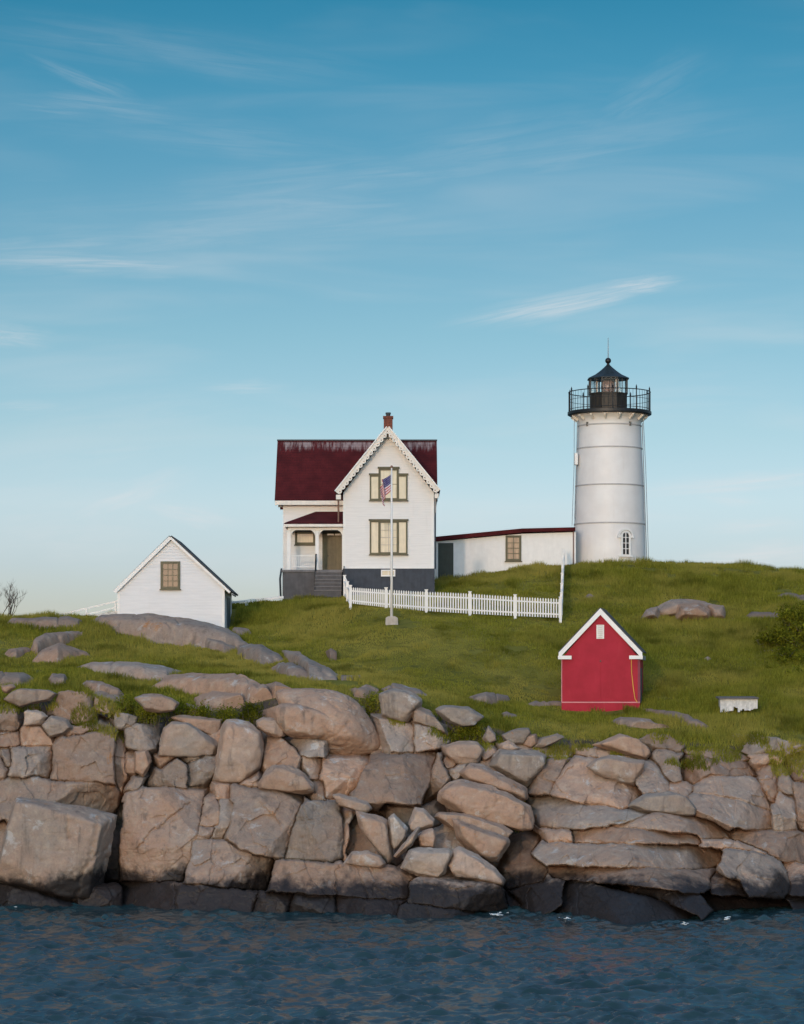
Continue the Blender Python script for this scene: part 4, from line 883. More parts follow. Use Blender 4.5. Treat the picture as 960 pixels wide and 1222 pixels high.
YG, YM, YR = 150.0, 152.3, 155.4
hx = lambda px: X(px, YG); hz = lambda py: Z(py, YG)
house = empty('keepers_house', (X(430, YG), YG, hz(706)), 'white two storey gabled house with dark red roof, brick chimney and small porch', 'house')
zf = hz(678.5)                                              # top of the foundation
gx0, gx1, gxc = hx(410), hx(518), hx(463); zeave = hz(588); zap = hz(516)
mx0, mx1 = X(338, YM), X(519, YM); YB = 158.4; zme = Z(590, YM); zridge = Z(526, YR)
# front gable wing
MB().prism([(gx0, zf), (gx1, zf), (gx1, hz(588)), (gxc, zap - .05), (gx0, hz(588))], YG, YR).build('gable_wall', M['siding'], house)
sl = (zridge - zme) / (YR - YM)
# the main block behind it (side walls follow the roof pitch)
m = MB(); pts = [(YM, zf), (YM, zme), (YR, zridge - .15), (YB, zme), (YB, zf)]
vs = [(mx0, y, z) for y, z in pts] + [(mx1, y, z) for y, z in pts]
m.add(vs, [(0, 1, 2, 3, 4), (9, 8, 7, 6, 5)] + [(i, i + 5, (i + 1) % 5 + 5, (i + 1) % 5) for i in range(5)]); m.build('main_wall', M['siding'], house)
MB().box(gx0 - .03, gx1 + .04, YG - .05, YB + .03, hz(714), zf).build('foundation', M['slate'], house)
MB().box(mx0 - .03, gx0 - .04, YM - .04, YB + .02, hz(716), zf).build('foundation', M['slate'], house)
# main roof
oh = 0.42; rx0, rx1 = X(328, 151.9), X(522.5, 151.9)
rf = MB(); e0 = YM - oh; ez = zme - sl * oh + .10; top_ = zridge + .02
rf.slab((rx0, e0, ez), (rx1, e0, ez), (rx1, YR, top_), (rx0, YR, top_), .13)
rf.slab((rx1, YB + oh, ez), (rx0, YB + oh, ez), (rx0, YR, top_), (rx1, YR, top_), .13)
roof = rf.build('roof', M['roof'], house)
MB().box(rx0 - .02, rx1 + .02, YR - .10, YR + .10, top_ - .03, top_ + .05).build('ridge_cap', M['pot'], roof)
MB().box(rx0 + .02, gx0 - .02, e0 - .03, e0 + .05, ez - .28, ez - .03).box(rx0 + .02, rx0 + .10, e0, YM + .2, ez - .26, ez - .1).build('fascia', M['cream'], roof)
# wing roof: two slopes running back to the ridge, barge boards with scallops in front
ax, az = gxc, hz(511.5); lx, lz = hx(401.5), hz(588); rx_, rz_ = hx(524), hz(586.5); fy = YG - .55
wr = MB(); wr.slab((lx, fy, lz), (ax, fy, az), (ax, YR + .1, az), (lx, YR + .1, lz), -.10); wr.slab((ax, fy, az), (rx_, fy, rz_), (rx_, YR + .1, rz_), (ax, YR + .1, az), -.10)
wroof = wr.build('gable_roof', M['roof_plain'], house)
def barge(p0, p1, dy):
    """raking board with a scalloped lower edge and pierced dots"""
    p0, p1 = Vector(p0), Vector(p1); d = (p1 - p0); L_ = d.length; t = d / L_; nrm = Vector((t.z, 0, -t.x));
    if nrm.z > 0: nrm = -nrm
    n = 15; poly = [p0 - nrm * .10, p1 - nrm * .10]; low = []
    for k in range(n):
        for j in range(5):
            s = (k + j / 4) / n; low.append(p0 + d * s + nrm * (.17 + .11 * math.sin(math.pi * j / 4)))
    m = MB(); pf = [(q.x, q.z) for q in poly[:1]] + [(q.x, q.z) for q in low] + [(p1.x - nrm.x * .10, p1.z - nrm.z * .10)]
    # quads strip so the concave outline stays clean
    for i in range(len(low) - 1):
        s0, s1 = (low[i] - p0).dot(t), (low[i + 1] - p0).dot(t); a, b = p0 + t * s0 - nrm * .10, p0 + t * s1 - nrm * .10
        if (low[i] - low[i + 1]).length < 1e-6: continue
        m.prism([(a.x, a.z), (low[i].x, low[i].z), (low[i + 1].x, low[i + 1].z), (b.x, b.z)], fy - .03 - dy, fy + .05 - dy)
    h = m
    for k in range(n):
        c = p0 + d * ((k + .5) / n) + nrm * .16; h.prism([(c.x + .035 * math.cos(a), c.z + .035 * math.sin(a)) for a in [i * math.pi / 4 for i in range(8)]], fy - .034 - dy, fy - .02, 1)
    o = m.build('barge_board', [M['cream'], M['brownpipe']], house)
    MB().bar(p0 - nrm * .08 + Vector((0, -.05, 0)), p1 - nrm * .08 + Vector((0, -.05, 0)), .07, .07).build('edge_molding', M['white'], o)
barge((lx, fy, lz), (ax, fy, az), 0); barge((ax, fy, az), (rx_, fy, rz_), .006)
MB().box(lx + .0, lx + .28, fy, fy + .25, lz - .42, lz - .15).build('eave_bracket', M['cream'], house)
MB().box(rx_ - .25, rx_ - .02, fy, fy + .25, rz_ - .42, rz_ - .15).build('eave_bracket', M['cream'], house)
MB().bar((gx1 + .02, YG + .25, zeave - .55), (rx_ - .02, YG + .2, zeave - .05), .10).box(gx1 + .02, gx1 + .14, YG + .2, YG + .32, zeave - 1.15, zeave - .3).build('eave_bracket', M['greypaint'], house)
MB().box(mx0 - .28, mx0 - .02, YM - .1, YM + .08, zme - .75, zme - .10).build('eave_bracket', M['greypaint'], house)
# corner boards
MB().box(gx0 - .012, gx0 + .14, YG - .03, YG + .1, zf + .12, hz(590)).build('corner_board', M['white'], house); MB().box(gx1 - .14, gx1 + .012, YG - .03, YG + .1, zf + .12, hz(590)).build('corner_board', M['white'], house)
MB().box(gx0, gx1, YG - .035, YG + .05, zf - .01, zf + .12).build('water_table', M['white'], house)
# chimney
cx0, cx1 = X(458.2, 154.4), X(468.8, 154.4)
ch = MB().box(cx0, cx1, 154.1, 154.75, zridge - .9, Z(499.5, 154.4)).box(cx0 - .04, cx1 + .04, 154.06, 154.79, Z(499.5, 154.4), Z(497, 154.4)).build('chimney', M['brick'], roof)
MB().lathe(((cx0 + cx1) / 2, 154.42), [(.13, Z(498, 154.4)), (.13, Z(494.5, 154.4)), (.17, Z(494.3, 154.4)), (.15, Z(492.3, 154.4))], 12).build('chimney_pot', M['pot'], house)
# windows of the gable
Yw = YG - .005
ub = M['blind']
window(house, hx(441.5), hx(453.5), hz(597), hz(567), Yw, M['olive'], ub, 1, 1); window(house, hx(474.5), hx(486.5), hz(597), hz(567), Yw, M['olive'], ub, 1, 1)
window(house, hx(452), hx(476), hz(597), hz(559), Yw - .03, M['olive'], ub, 1, 2, fw=.12)
window(house, hx(441.5), hx(453.5), hz(661.5), hz(621.5), Yw, M['olive'], ub, 1, 1); window(house, hx(474.5), hx(486.5), hz(661.5), hz(621.5), Yw, M['olive'], ub, 1, 1)
window(house, hx(452), hx(476), hz(661.5), hz(621.5), Yw - .03, M['olive'], ub, 2, 4, fw=.12, bar=.022, muntin=M['greypaint'])
for a, b in ((559, 452), ): pass
MB().box(hx(440.5), hx(453), Yw - .12, Yw, hz(567), hz(565)).box(hx(475), hx(487.5), Yw - .12, Yw, hz(567), hz(565)).box(hx(451), hx(477), Yw - .15, Yw, hz(559.3), hz(557.2)).build('window_hood', M['olive'], house)
MB().box(hx(440.3), hx(487.7), Yw - .13, Yw, hz(621.6), hz(619.6)).build('window_hood', M['olive'], house)
window(house, hx(455), hx(472), hz(688), hz(680), YG - .055, M['white'], M['blind'], 2, 1, fw=.07, sill=False)
# downpipes
MB().tube([(hx(404), YG + .3, Z(592, YG)), (hx(404), YG + .3, hz(623))], .05).build('downpipe', M['brownpipe'], house)
MB().tube([(gx1 + .16, YG + .5, zeave - .4), (gx1 + .09, YG + .5, zeave - .9), (gx1 + .09, YG + .5, zf)], .04).build('downpipe', M['darkpipe'], house)
MB().tube([(mx0 - .08, YM - .1, zf + .1), (mx0 - .16, YM - .3, zf - .5), (mx0 - .12, YM - .3, hz(711))], .06).build('downpipe', M['darkpipe'], house)
# ---- porch
PY = 150.45; pz = Z(680, PY); qx = lambda px: X(px, PY); qz = lambda py: Z(py, PY)
porch = MB().box(qx(337.5), qx(376), PY, YM - .045, qz(716), pz - .12).box(qx(376), gx0 - .045, PY + .25, YM - .045, qz(716), pz - .12).build('porch', M['porchgrey'], house)
MB().box(qx(336.5), gx0 - .045, PY - .06, YM - .045, pz - .118, pz).build('porch_floor', M['tread'], porch)
st = MB(); n = 6; zb = qz(707)
for k in range(n):
    zt = pz - (k + .6) * (pz - zb) / n; y1 = PY - .06 - k * .26; st.box(qx(376.5), qx(408.3), y1 - .26, PY + .22 - k * .002, zb - .4, zt - .045)
st.build('steps', M['porchgrey'], porch)
for k in range(n):
    zt = pz - (k + .6) * (pz - zb) / n; y1 = PY - .06 - k * .26; MB().box(qx(376), qx(408.6), y1 - .30, y1 - .002, zt - .043, zt).build('tread', M['tread'], porch)
# porch roof: hip on the left
ey = PY - .35; ez0 = Z(624, ey); tz = Z(610.5, YM); lxp = X(339.5, ey); hipx = X(377, YM)
pr = MB(); A = (lxp, ey, ez0); B = (gx0 - .02, ey, ez0); C_ = (gx0 - .02, YM, tz); Dp = (hipx, YM, tz); E_ = (lxp, YM, ez0)
pr.slab(A, B, C_, Dp, .06); pr.add([A, Dp, E_, (lxp, ey, ez0 - .06), (hipx, YM, tz - .06), (lxp, YM, ez0 - .06)], [(0, 1, 2), (5, 4, 3), (0, 3, 4, 1), (1, 4, 5, 2), (2, 5, 3, 0)])
prf = pr.build('porch_roof', M['roof_plain'], house)
MB().box(lxp + .02, gx0 - .03, ey + .02, ey + .12, ez0 - .22, ez0 - .065).box(lxp + .02, lxp + .12, ey + .12, YM - .01, ez0 - .22, ez0 - .065).build('fascia', M['cream'], prf)
MB().box(qx(344), gx0 - .04, PY + .16, YM - .03, qz(633.2), qz(631)).build('ceiling', M['porch_shade'], prf)  # set low so its black colour draws the shade band behind the beam
MB().box(qx(344), gx0 - .04, PY + .02, PY + .14, qz(632.5), ez0 - .21).build('porch_beam', M['white'], house)
def arch(x0, x1):
    """flat-topped opening with curved brackets in both corners"""
    for sx, xb in ((1, x0), (-1, x1)):
        m = MB(); R = .42; prev = None; zt = qz(632)
        for k in range(9):
            a = math.pi / 2 * k / 8; q = (xb + sx * R * (1 - math.cos(a)), zt - R * (1 - math.sin(a)))
            if prev: m.prism([prev, q, (q[0], zt + .02), (prev[0], zt + .02)] if sx > 0 else [q, prev, (prev[0], zt + .02), (q[0], zt + .02)], PY + .045, PY + .115)
            prev = q
        m.build('arch_bracket', M['white'], house)
arch(qx(347.5), qx(376.3)); arch(qx(381), qx(408.6))
for a, b in ((342.5, 347.3), (376.5, 380.8)):
    o = MB().box(qx(a), qx(b), PY + .0, PY + .16, pz, qz(632)).build('porch_post', M['white'], house, bevel=.015)
MB().box(qx(408.4), gx0 - .015, PY + .0, PY + .14, pz, qz(632)).build('porch_post', M['white'], house)
rl = MB().box(qx(347.5), qx(376.5), PY + .05, PY + .11, qz(663.5), qz(662.3)).box(qx(347.5), qx(376.5), PY + .05, PY + .11, qz(677), qz(676))
for k in range(12): q = qx(349 + k * 2.35); rl.box(q - .018, q + .018, PY + .06, PY + .10, qz(676.5), qz(663))
rl.build('porch_railing', M['white'], house)
hr = MB().tube([(qx(377), PY - .12, pz - .1), (qx(377.4), PY - .12, qz(662.5))], .035).tube([(qx(377), PY - .12, qz(662)), (qx(377), PY - 1.5, qz(688)), (qx(377), PY - 1.5, zb)], .022)
hr.lathe((qx(377.4), PY - .12), [(.02, qz(663)), (.06, qz(662)), (.02, qz(661))], 8).lathe((qx(377.3), PY - .12), [(.02, qz(671)), (.055, qz(669.5)), (.02, qz(668))], 8); hr.build('handrail', M['iron'], house)
MB().tube([(hx(411), YG - 1.4, hz(690)), (hx(411), YG - .25, hz(676))], .03).tube([(hx(411), YG - 1.4, zb), (hx(411), YG - 1.4, hz(690))], .03).build('handrail', M['iron'], house)
mxp = lambda px: X(px, YM); mz = lambda py: Z(py, YM)
window(house, mxp(352.3), mxp(376.5), mz(650), mz(632), YM - .005, M['olive'], M['blind'], 1, 1, fw=.13)
dr = MB().box(mxp(385), mxp(409), YM - .07, YM + .02, pz - .05, mz(631)).build('door_frame', M['olive'], house)
dd = MB().box(mxp(390.5), mxp(408), YM - .11, YM - .073, pz, mz(640)).build('door', M['door_olive'], house)
pn = MB()
for c0, c1 in ((392, 398.4), (400.1, 406.4)):
    for r0, r1 in ((678, 666.5), (664.5, 655), (653, 642)): pn.box(mxp(c0), mxp(c1), YM - .125, YM - .112, mz(r0), mz(r1))
pn.build('panels', M['door_olive'], dd); MB().lathe((mxp(391.8), YM - .15), [(.01, mz(664.2)), (.035, mz(663.5)), (.01, mz(662.8))], 8).build('handle', M['pot'], dd)
MB().box(mxp(391), mxp(398.6), YM - .09, YM - .073, mz(638.9), mz(636.6)).box(mxp(400), mxp(407.4), YM - .09, YM - .073, mz(638.9), mz(636.6)).build('transom', M['blind'], dr)

# ------------------------------------------------------------------ covered passage to the tower
YP = 157.3; X_ = lambda px: X(px, YP); Z_ = lambda py: Z(py, YP)
pas = empty('covered_passage', (X_(600), YP, Z_(680)), 'long low white passage with thin red roof between the house and the tower', 'passage building')
x0, xk, x1 = X_(519), X_(623), X_(687.5)
MB().prism([(x0, Z_(705)), (x1, Z_(705)), (x1, Z_(635)), (xk, Z_(637)), (x0, Z_(646.5))], YP, YP + 2.2).build('wall', M['white'], pas)
r_ = MB(); za, zk, zc = Z_(640.8), Z_(630.9), Z_(629.4)
for (xa, z1), (xb, z2), th in (((x0 - .0, za), (xk, zk), .25), ((xk, zk), (x1 - .05, zc), .22)):
    r_.add([(xa, YP - .28, z1 - th), (xb, YP - .28, z2 - th), (xb, YP - .28, z2), (xa, YP - .28, z1), (xa, YP + 2.4, z1 - th), (xb, YP + 2.4, z2 - th), (xb, YP + 2.4, z2), (xa, YP + 2.4, z1)],
           [(0, 1, 2, 3), (7, 6, 5, 4), (0, 4, 5, 1), (3, 2, 6, 7), (0, 3, 7, 4), (1, 5, 6, 2)])
r_.build('roof', M['roof_plain'], pas)
pd = MB().box(X_(523), X_(541.3), YP - .06, YP + .02, Z_(690.5), Z_(648)).build('door', M['door_green'], pas)
MB().box(X_(524.5), X_(539.8), YP - .08, YP - .062, Z_(667), Z_(650)).box(X_(524.5), X_(539.8), YP - .08, YP - .062, Z_(688), Z_(669.5)).build('panels', M['door_green'], pd)
MB().box(X_(521.8), X_(522.9), YP - .07, YP + .02, Z_(692), Z_(647)).box(X_(541.4), X_(542.5), YP - .07, YP + .02, Z_(692), Z_(647)).build('door_trim', M['white'], pas)
MB().box(X_(522), X_(542), YP - .7, YP - .07, Z_(696), Z_(691)).build('doorstep', M['pot'], pas)
window(pas, X_(603.5), X_(622.3), Z_(669.5), Z_(639), YP - .005, M['olive'], M['blind_tan'], 2, 4, fw=.13, bar=.045)
MB().tube([(X_(684.5), YP - .05, Z_(634)), (X_(684.5), YP - .05, Z_(674))], .035).build('downpipe', M['brownpipe'], pas)

# ------------------------------------------------------------------ lighthouse
TY = 160.2; TXc = X(727.6, TY); PXM = TY / F; tz_ = lambda py: Z(py, TY); tr = lambda px: px * PXM; TC = (TXc, TY)
lh = empty('lighthouse', (TXc, TY, tz_(674)), 'tall white tapering lighthouse tower with black lantern room and railed gallery', 'lighthouse')
prof = [(43.4, 690), (43.1, 672), (42.6, 650), (42.0, 626), (40.6, 581), (38.5, 536), (37.6, 512), (37.4, 506), (38.3, 502), (40.0, 499.5), (43.5, 497), (44.5, 496)]
MB().lathe(TC, [(tr(r), tz_(z)) for r, z in prof], 96).build('tower_wall', M['tower'], lh, smooth=True)
for r, z in ((42.15, 626), (40.75, 580.5), (38.65, 536), (37.75, 509)):
    MB().lathe(TC, [(tr(r) - .03, tz_(z) - .05), (tr(r) + .022, tz_(z) - .04), (tr(r) + .022, tz_(z) + .035), (tr(r) - .03, tz_(z) + .045)], 96).build('belt_course', M['belt'], lh)
gR = tr(50); dk = MB().lathe(TC, [(tr(42), tz_(496.2)), (gR - .1, tz_(496.2)), (gR, tz_(495.2)), (gR, tz_(492)), (gR - .06, tz_(491.6)), (tr(20), tz_(491.6))], 64).build('gallery_deck', M['iron'], lh)
for k in range(16):
    a = (k + .5) * 2 * math.pi / 16; d = Vector((math.cos(a), math.sin(a), 0)); c = Vector((TXc, TY, 0))
    MB().bar(c + d * (gR - .25) + Vector((0, 0, tz_(496.6) - .05)), c + d * tr(39) + Vector((0, 0, tz_(502.5))), .10, .14).lathe(((c + d * (gR - .28)).x, (c + d * (gR - .28)).y), [(.03, tz_(499.4)), (.09, tz_(498.6)), (.09, tz_(497)), (.03, tz_(496.3))], 8).build('gallery_bracket', M['cream'], lh)
rr = gR - .07; zt = tz_(468.5); zd = tz_(491.6)
rl = MB()
def ring(m, z, R, r, seg=64):
    pts = [(TXc + R * math.cos(i * 2 * math.pi / seg), TY + R * math.sin(i * 2 * math.pi / seg), z) for i in range(seg + 1)]; m.tube(pts, r, 6)
ring(rl, zt, rr, .030); ring(rl, zd + .12, rr, .02); ring(rl, (zt + zd) / 2 + .1, rr, .014)
for k in range(60):
    a = k * 2 * math.pi / 60; rl.tube([(TXc + rr * math.cos(a), TY + rr * math.sin(a), zd), (TXc + rr * math.cos(a), TY + rr * math.sin(a), zt)], .011, 5)
rl.build('gallery_railing', M['iron'], lh)
for k in range(10):
    a = (k + .5) * 2 * math.pi / 10; c = (TXc + rr * math.cos(a), TY + rr * math.sin(a))
    MB().lathe(c, [(.04, zd), (.032, zt + .03), (.06, zt + .06), (.035, zt + .10), (.05, zt + .14), (.0, zt + .30)], 8, cap=False).build('railing_post', M['iron'], lh)
# lantern room: octagonal, parapet wall then glazing
oct_ph = math.pi / 8; LX = (X(726, TY), TY)
lw = tr(23.6) / math.cos(0) 
MB().lathe(LX, [(lw, tz_(491.6)), (lw, tz_(471.5)), (lw + .05, tz_(471.3)), (lw + .05, tz_(470.0)), (lw - .1, tz_(469.9))], 8, ph=oct_ph).build('lantern_wall', M['bronze'], lh)
gm = MB()
for k in range(8):
    a = oct_ph + k * math.pi / 4; c = Vector((LX[0] + lw * math.cos(a), TY + lw * math.sin(a), 0)); b = a + math.pi / 4; c2 = Vector((LX[0] + lw * math.cos(b), TY + lw * math.sin(b), 0))
    gm.bar(c + Vector((0, 0, tz_(470))), c + Vector((0, 0, tz_(453))), .085)
    for s in (.5,): q = c.lerp(c2, s); gm.bar(q + Vector((0, 0, tz_(470))), q + Vector((0, 0, tz_(453))), .045)
gm.build('lantern_frame', M['iron'], lh)
gp = MB(); gp.lathe(LX, [(lw - .02, tz_(470)), (lw - .02, tz_(453))], 8, ph=oct_ph, cap=False); gp.build('lantern_glass', M['glass'], lh)
MB().lathe(LX, [(.30, tz_(471)), (.42, tz_(467)), (.45, tz_(462)), (.42, tz_(457)), (.28, tz_(454)), (.12, tz_(453.2))], 24).build('lens', M['lens'], lh, smooth=True)
MB().box(LX[0] + .42, LX[0] + .62, TY - .6, TY - .4, tz_(470), tz_(453.2)).box(LX[0] - .75, LX[0] - .62, TY + .3, TY + .45, tz_(470), tz_(453.2)).build('lantern_curtain', M['white'], lh)
MB().lathe(LX, [(lw - .06, tz_(453.4)), (lw + .13, tz_(453.2)), (lw + .13, tz_(452)), (tr(17), tz_(447.6)), (tr(10.5), tz_(443)), (tr(5.2), tz_(438.5)), (tr(2.6), tz_(436))], 8, ph=oct_ph).build('lantern_roof', M['lanternroof'], lh)
bz = tz_(430.5); br = tr(3.6)
MB().lathe(LX, [(tr(2.6), tz_(436.5)), (tr(1.6), tz_(434.5))] + [(br * math.sin(a), bz - br * math.cos(a)) for a in [math.radians(q) for q in range(25, 181, 15)]], 16).build('ventilator_ball', M['iron'], lh, smooth=True)
MB().tube([(LX[0], TY, tz_(428)), (LX[0], TY, tz_(403))], [.03, .016], 6).build('lightning_rod', M['cable'], lh)
for px in (699.3, 749.5):                                   # small oval ports under the gallery
    dxp = (px - 727.6) * PXM; R = tr(37.7); yy = TY - math.sqrt(R * R - dxp * dxp); MB().box(TXc + dxp - .07, TXc + dxp + .07, yy - .05, yy + .2, tz_(511), tz_(506)).build('port_hole', M['dark'], lh)
# arched window low on the right
wx0, wx1 = (738.0 - 727.6) * PXM, (748.6 - 727.6) * PXM; wxc = (wx0 + wx1) / 2; R = tr(42.6); wyy = TY - math.sqrt(R * R - wxc * wxc); ang = math.asin(wxc / R)
lw_root = empty('tower_window', (TXc + wxc, wyy, tz_(663.5)), 'x', 'x', rz=ang); del lw_root['label']; del lw_root['category']; lw_root.parent = lh; lw_root.location = Vector((TXc + wxc, wyy, tz_(663.5))) - ORG[lh.name]
ORG[lw_root.name] = Vector((0, 0, 0)); hw = (wx1 - wx0) / 2; wh = 26.5 * PXM
def archpoly(w, z0, h, n=10): return [(-w, z0), (w, z0)] + [(w * math.cos(a), h + w * .75 * math.sin(a)) for a in [math.pi * k / n for k in range(n + 1)]]
MB().prism(archpoly(hw, 0, wh - hw * .75), -.03, .12).build('sash', M['dark'], lw_root, local=True)
fm = MB()
for sx in (-1, 1): fm.box(sx * hw - .06, sx * hw + .06, -.09, .1, -.05, wh - hw * .75)
pa = [(hw * math.cos(a), wh - hw * .75 + hw * .8 * math.sin(a)) for a in [math.pi * k / 12 for k in range(13)]]
for p, q in zip(pa[:-1], pa[1:]): fm.bar((p[0], 0, p[1]), (q[0], 0, q[1]), .14, .13)
pb = [((hw + .17) * math.cos(a), wh - hw * .75 - .02 + (hw + .12) * .95 * math.sin(a)) for a in [math.pi * k / 12 for k in range(13)]]
for p, q in zip(pb[:-1], pb[1:]): fm.bar((p[0], -.04, p[1]), (q[0], -.04, q[1]), .13, .10)
fm.box(-hw - .26, -hw - .06, -.12, .05, wh - hw * .75 - .16, wh - hw * .75 - .03).box(hw + .06, hw + .26, -.12, .05, wh - hw * .75 - .16, wh - hw * .75 - .03)
fm.box(-hw - .18, hw + .18, -.14, .1, -.16, -.05).box(-.03, .03, -.06, .0, 0, wh - .05)
for k in (1, 2, 3): fm.box(-hw, hw, -.055, -.001, wh * k / 4 - .02, wh * k / 4 + .02)
fm.build('frame', M['white'], lw_root, local=True)
MB().box(-hw + .03, hw - .03, -.036, -.032, 0, wh - hw).build('pane', M['glass'], lw_root, local=True)
# cables and a small junction box
MB().tube([(TXc - tr(42.5), TY - .4, tz_(500)), (TXc - tr(43), TY - .5, tz_(560)), (TXc - tr(45.5), TY - .6, tz_(628))], .02, 5).tube([(TXc - tr(39), TY - .6, tz_(505)), (TXc - tr(42.4), TY - .6, tz_(620))], .03, 5).build('conduit', M['cable'], lh)
MB().tube([(TXc + tr(39.5), TY - .4, tz_(499)), (TXc + tr(42.5), TY - .4, tz_(560)), (TXc + tr(46), TY - .4, tz_(672))], .022, 5).tube([(TXc + tr(37.8), TY - .6, tz_(506)), (TXc + tr(43.6), TY - .4, tz_(668))], .032, 5).build('conduit', M['cable'], lh)
MB().box(TXc - tr(42.7), TXc - tr(38.7), TY - .9, TY - .4, tz_(556), tz_(542)).build('junction_box', M['white'], lh, bevel=.03)

# ------------------------------------------------------------------ white shed on the left
YS = 140.0; sx_ = lambda px: X(px, YS); sz = lambda py: Z(py, YS)
shed = empty('white_shed', (sx_(204), YS, sz(748)), 'small white clapboard shed with steep gable and one olive window', 'shed')
sx0, sx1, sxa = sx_(140.8), sx_(267.8), sx_(203.8); YSB = 146.2
MB().prism([(sx0, sz(760)), (sx1, sz(760)), (sx1, sz(702)), (sxa, sz(643.5)), (sx0, sz(702))], YS, YSB).build('wall', M['siding_shed'], shed)
rs = MB(); ay = YS - .12; apex = (sxa, ay, sz(640.6)); Lp = (sx_(137.2), ay, sz(706)); Rp = (sx_(274.8), ay, sz(706.5))
rs.slab(Lp, apex, (apex[0], YSB + .15, apex[2]), (Lp[0], YSB + .15, Lp[2]), -.09); rs.slab(apex, Rp, (Rp[0], YSB + .15, Rp[2]), (apex[0], YSB + .15, apex[2]), -.09)
rso = rs.build('roof', M['shingle_dark'], shed)
MB().bar((Lp[0], ay - .02, Lp[2] - .03), (apex[0], ay - .02, apex[2] - .05), .05, .20).bar((apex[0], ay - .021, apex[2] - .05), (Rp[0], ay - .021, Rp[2] - .03), .05, .12).build('rake_board', M['white'], rso)
MB().box(sx0 - .02, sx0 + .12, YS - .025, YS + .1, sz(760), sz(703)).build('corner_board', M['white'], shed); MB().box(sx1 - .12, sx1 + .02, YS - .025, YS + .1, sz(760), sz(703)).build('corner_board', M['white'], shed)
window(shed, sx_(192), sx_(215.3), sz(703), sz(670), YS - .005, M['olive'], M['blind_brown'], 3, 4, fw=.13, bar=.045, muntin=M['muntin'])
MB().box(sx_(209.2), sx_(211.6), YS - .023, YS - .019, sz(685.3), sz(680.6)).box(sx_(209.2), sx_(211.6), YS - .023, YS - .019, sz(699.5), sz(688)).build('white_panes', M['white'], shed)  # two small white sheets over panes of the right column
MB().box(sx1 - .01, sx1 + .05, YS + 1.9, YS + 4.4, sz(750), sz(711)).build('door', M['bluedoor'], shed)
MB().tube([(sx_(277), YS + .5, sz(709)), (sx_(277), YS + 3, sz(709))], .05).build('gutter', M['greypaint'], shed)

# ------------------------------------------------------------------ red boathouse (built in its own axes, then turned)
YH = 124.4; kx = YH / F
red = empty('red_shed', (X(717, YH), YH, Z(843, YH)), 'small crimson gabled shed with white rake trim standing on the lower lawn', 'shed', rz=math.radians(-7.8))
w2 = 46.6 * kx; He = 57 * kx; Ha = 113 * kx; D = 3.6
MB().prism([(-w2, -.9), (w2, -.9), (w2, He), (0, Ha), (-w2, He)], 0, D).build('wall', M['redpaint'], red, local=True)
rr_ = MB(); ex, ezr = w2 + 3.2 * kx, 64 * kx; ap = 116.8 * kx
rr_.slab((-ex, -.16, ezr), (0, -.16, ap), (0, D + .15, ap), (-ex, D + .15, ezr), -.06); rr_.slab((0, -.16, ap), (ex, -.16, ezr), (ex, D + .15, ezr), (0, D + .15, ap), -.06)
rro = rr_.build('roof', M['shingle_dark'], red, local=True)
tw = 5.2 * kx; dn = Vector((ex, 0, ap - ezr)).normalized(); dv = tw / dn.x * 1.0
MB().prism([(-ex, ezr - dv * .95), (0, ap - dv), (0, ap + .01), (-ex, ezr + .01)], -.20, -.165).prism([(0, ap - dv), (ex, ezr - dv * .95), (ex, ezr + .01), (0, ap + .01)], -.20, -.165).build('rake_board', M['white'], rro, local=True)
ck = 15.5 * kx
MB().box(-ex - .02, -ex + ck, -.26, -.203, ezr - dv * 1.02, ezr - dv * .45).box(ex - ck, ex + .02, -.26, -.203, ezr - dv * 1.02, ezr - dv * .45).build('eave_return', M['white'], rro, local=True)
MB().box(w2 + .01, ex, -.1, D, ezr - .33, ezr - .13).build('eave_board', M['greypaint'], rro, local=True)
dp = MB().box(-w2 + .22, -.012, -.022, .01, 6.5 * kx, He - .02).box(.012, w2 - .42, -.022, .01, 6.5 * kx, He - .02)
dp.build('door_leaf', M['redpaint'], red, local=True)
MB().box(-.03, .03, -.04, -.023, He - .16, He - .08).build('latch', M['iron'], red, local=True)
ve = MB(); vw = 3.9 * kx; v0, v1 = 80.7 * kx, 97.3 * kx
ve.box(-vw - .04, vw + .01, -.03, .02, v0, v1)
for k in range(7): z = v0 + (k + .5) * (v1 - v0) / 7; ve.slab((-vw + .02, -.035, z - .02), (vw - .05, -.035, z - .02), (vw - .05, -.075, z + .045), (-vw + .02, -.075, z + .045), .015)
ve.build('louver_vent', M['white'], red, local=True)
MB().box(-w2 - .004, w2 + .004, -.02, .03, 4.2 * kx, 5.6 * kx).box(-w2 - .012, -w2 + .028, -.022, .02, 5.6 * kx, He).build('edge_strip', plain('faded pink edge strip', (.55, .22, .24), .6), red, local=True)
MB().tube([(36.5 * kx, -.03, 61 * kx), (37 * kx, -.03, 40 * kx), (39 * kx, -.03, 22 * kx), (41 * kx, -.03, 9 * kx), (44 * kx, -.03, 5 * kx)], .017, 6).build('cord', M['yellow'], red, local=True)
MB().box(w2 - .10, w2 + .02, -.022, .05, 5.7 * kx, He + .02).build('corner_board', plain('dark crimson trim', (.20, .02, .05), .6), red, local=True)
MB().box(w2, w2 + .03, .55, 1.6, 2 * kx, 46 * kx).build('side_door', M['bluedoor'], red, local=True)

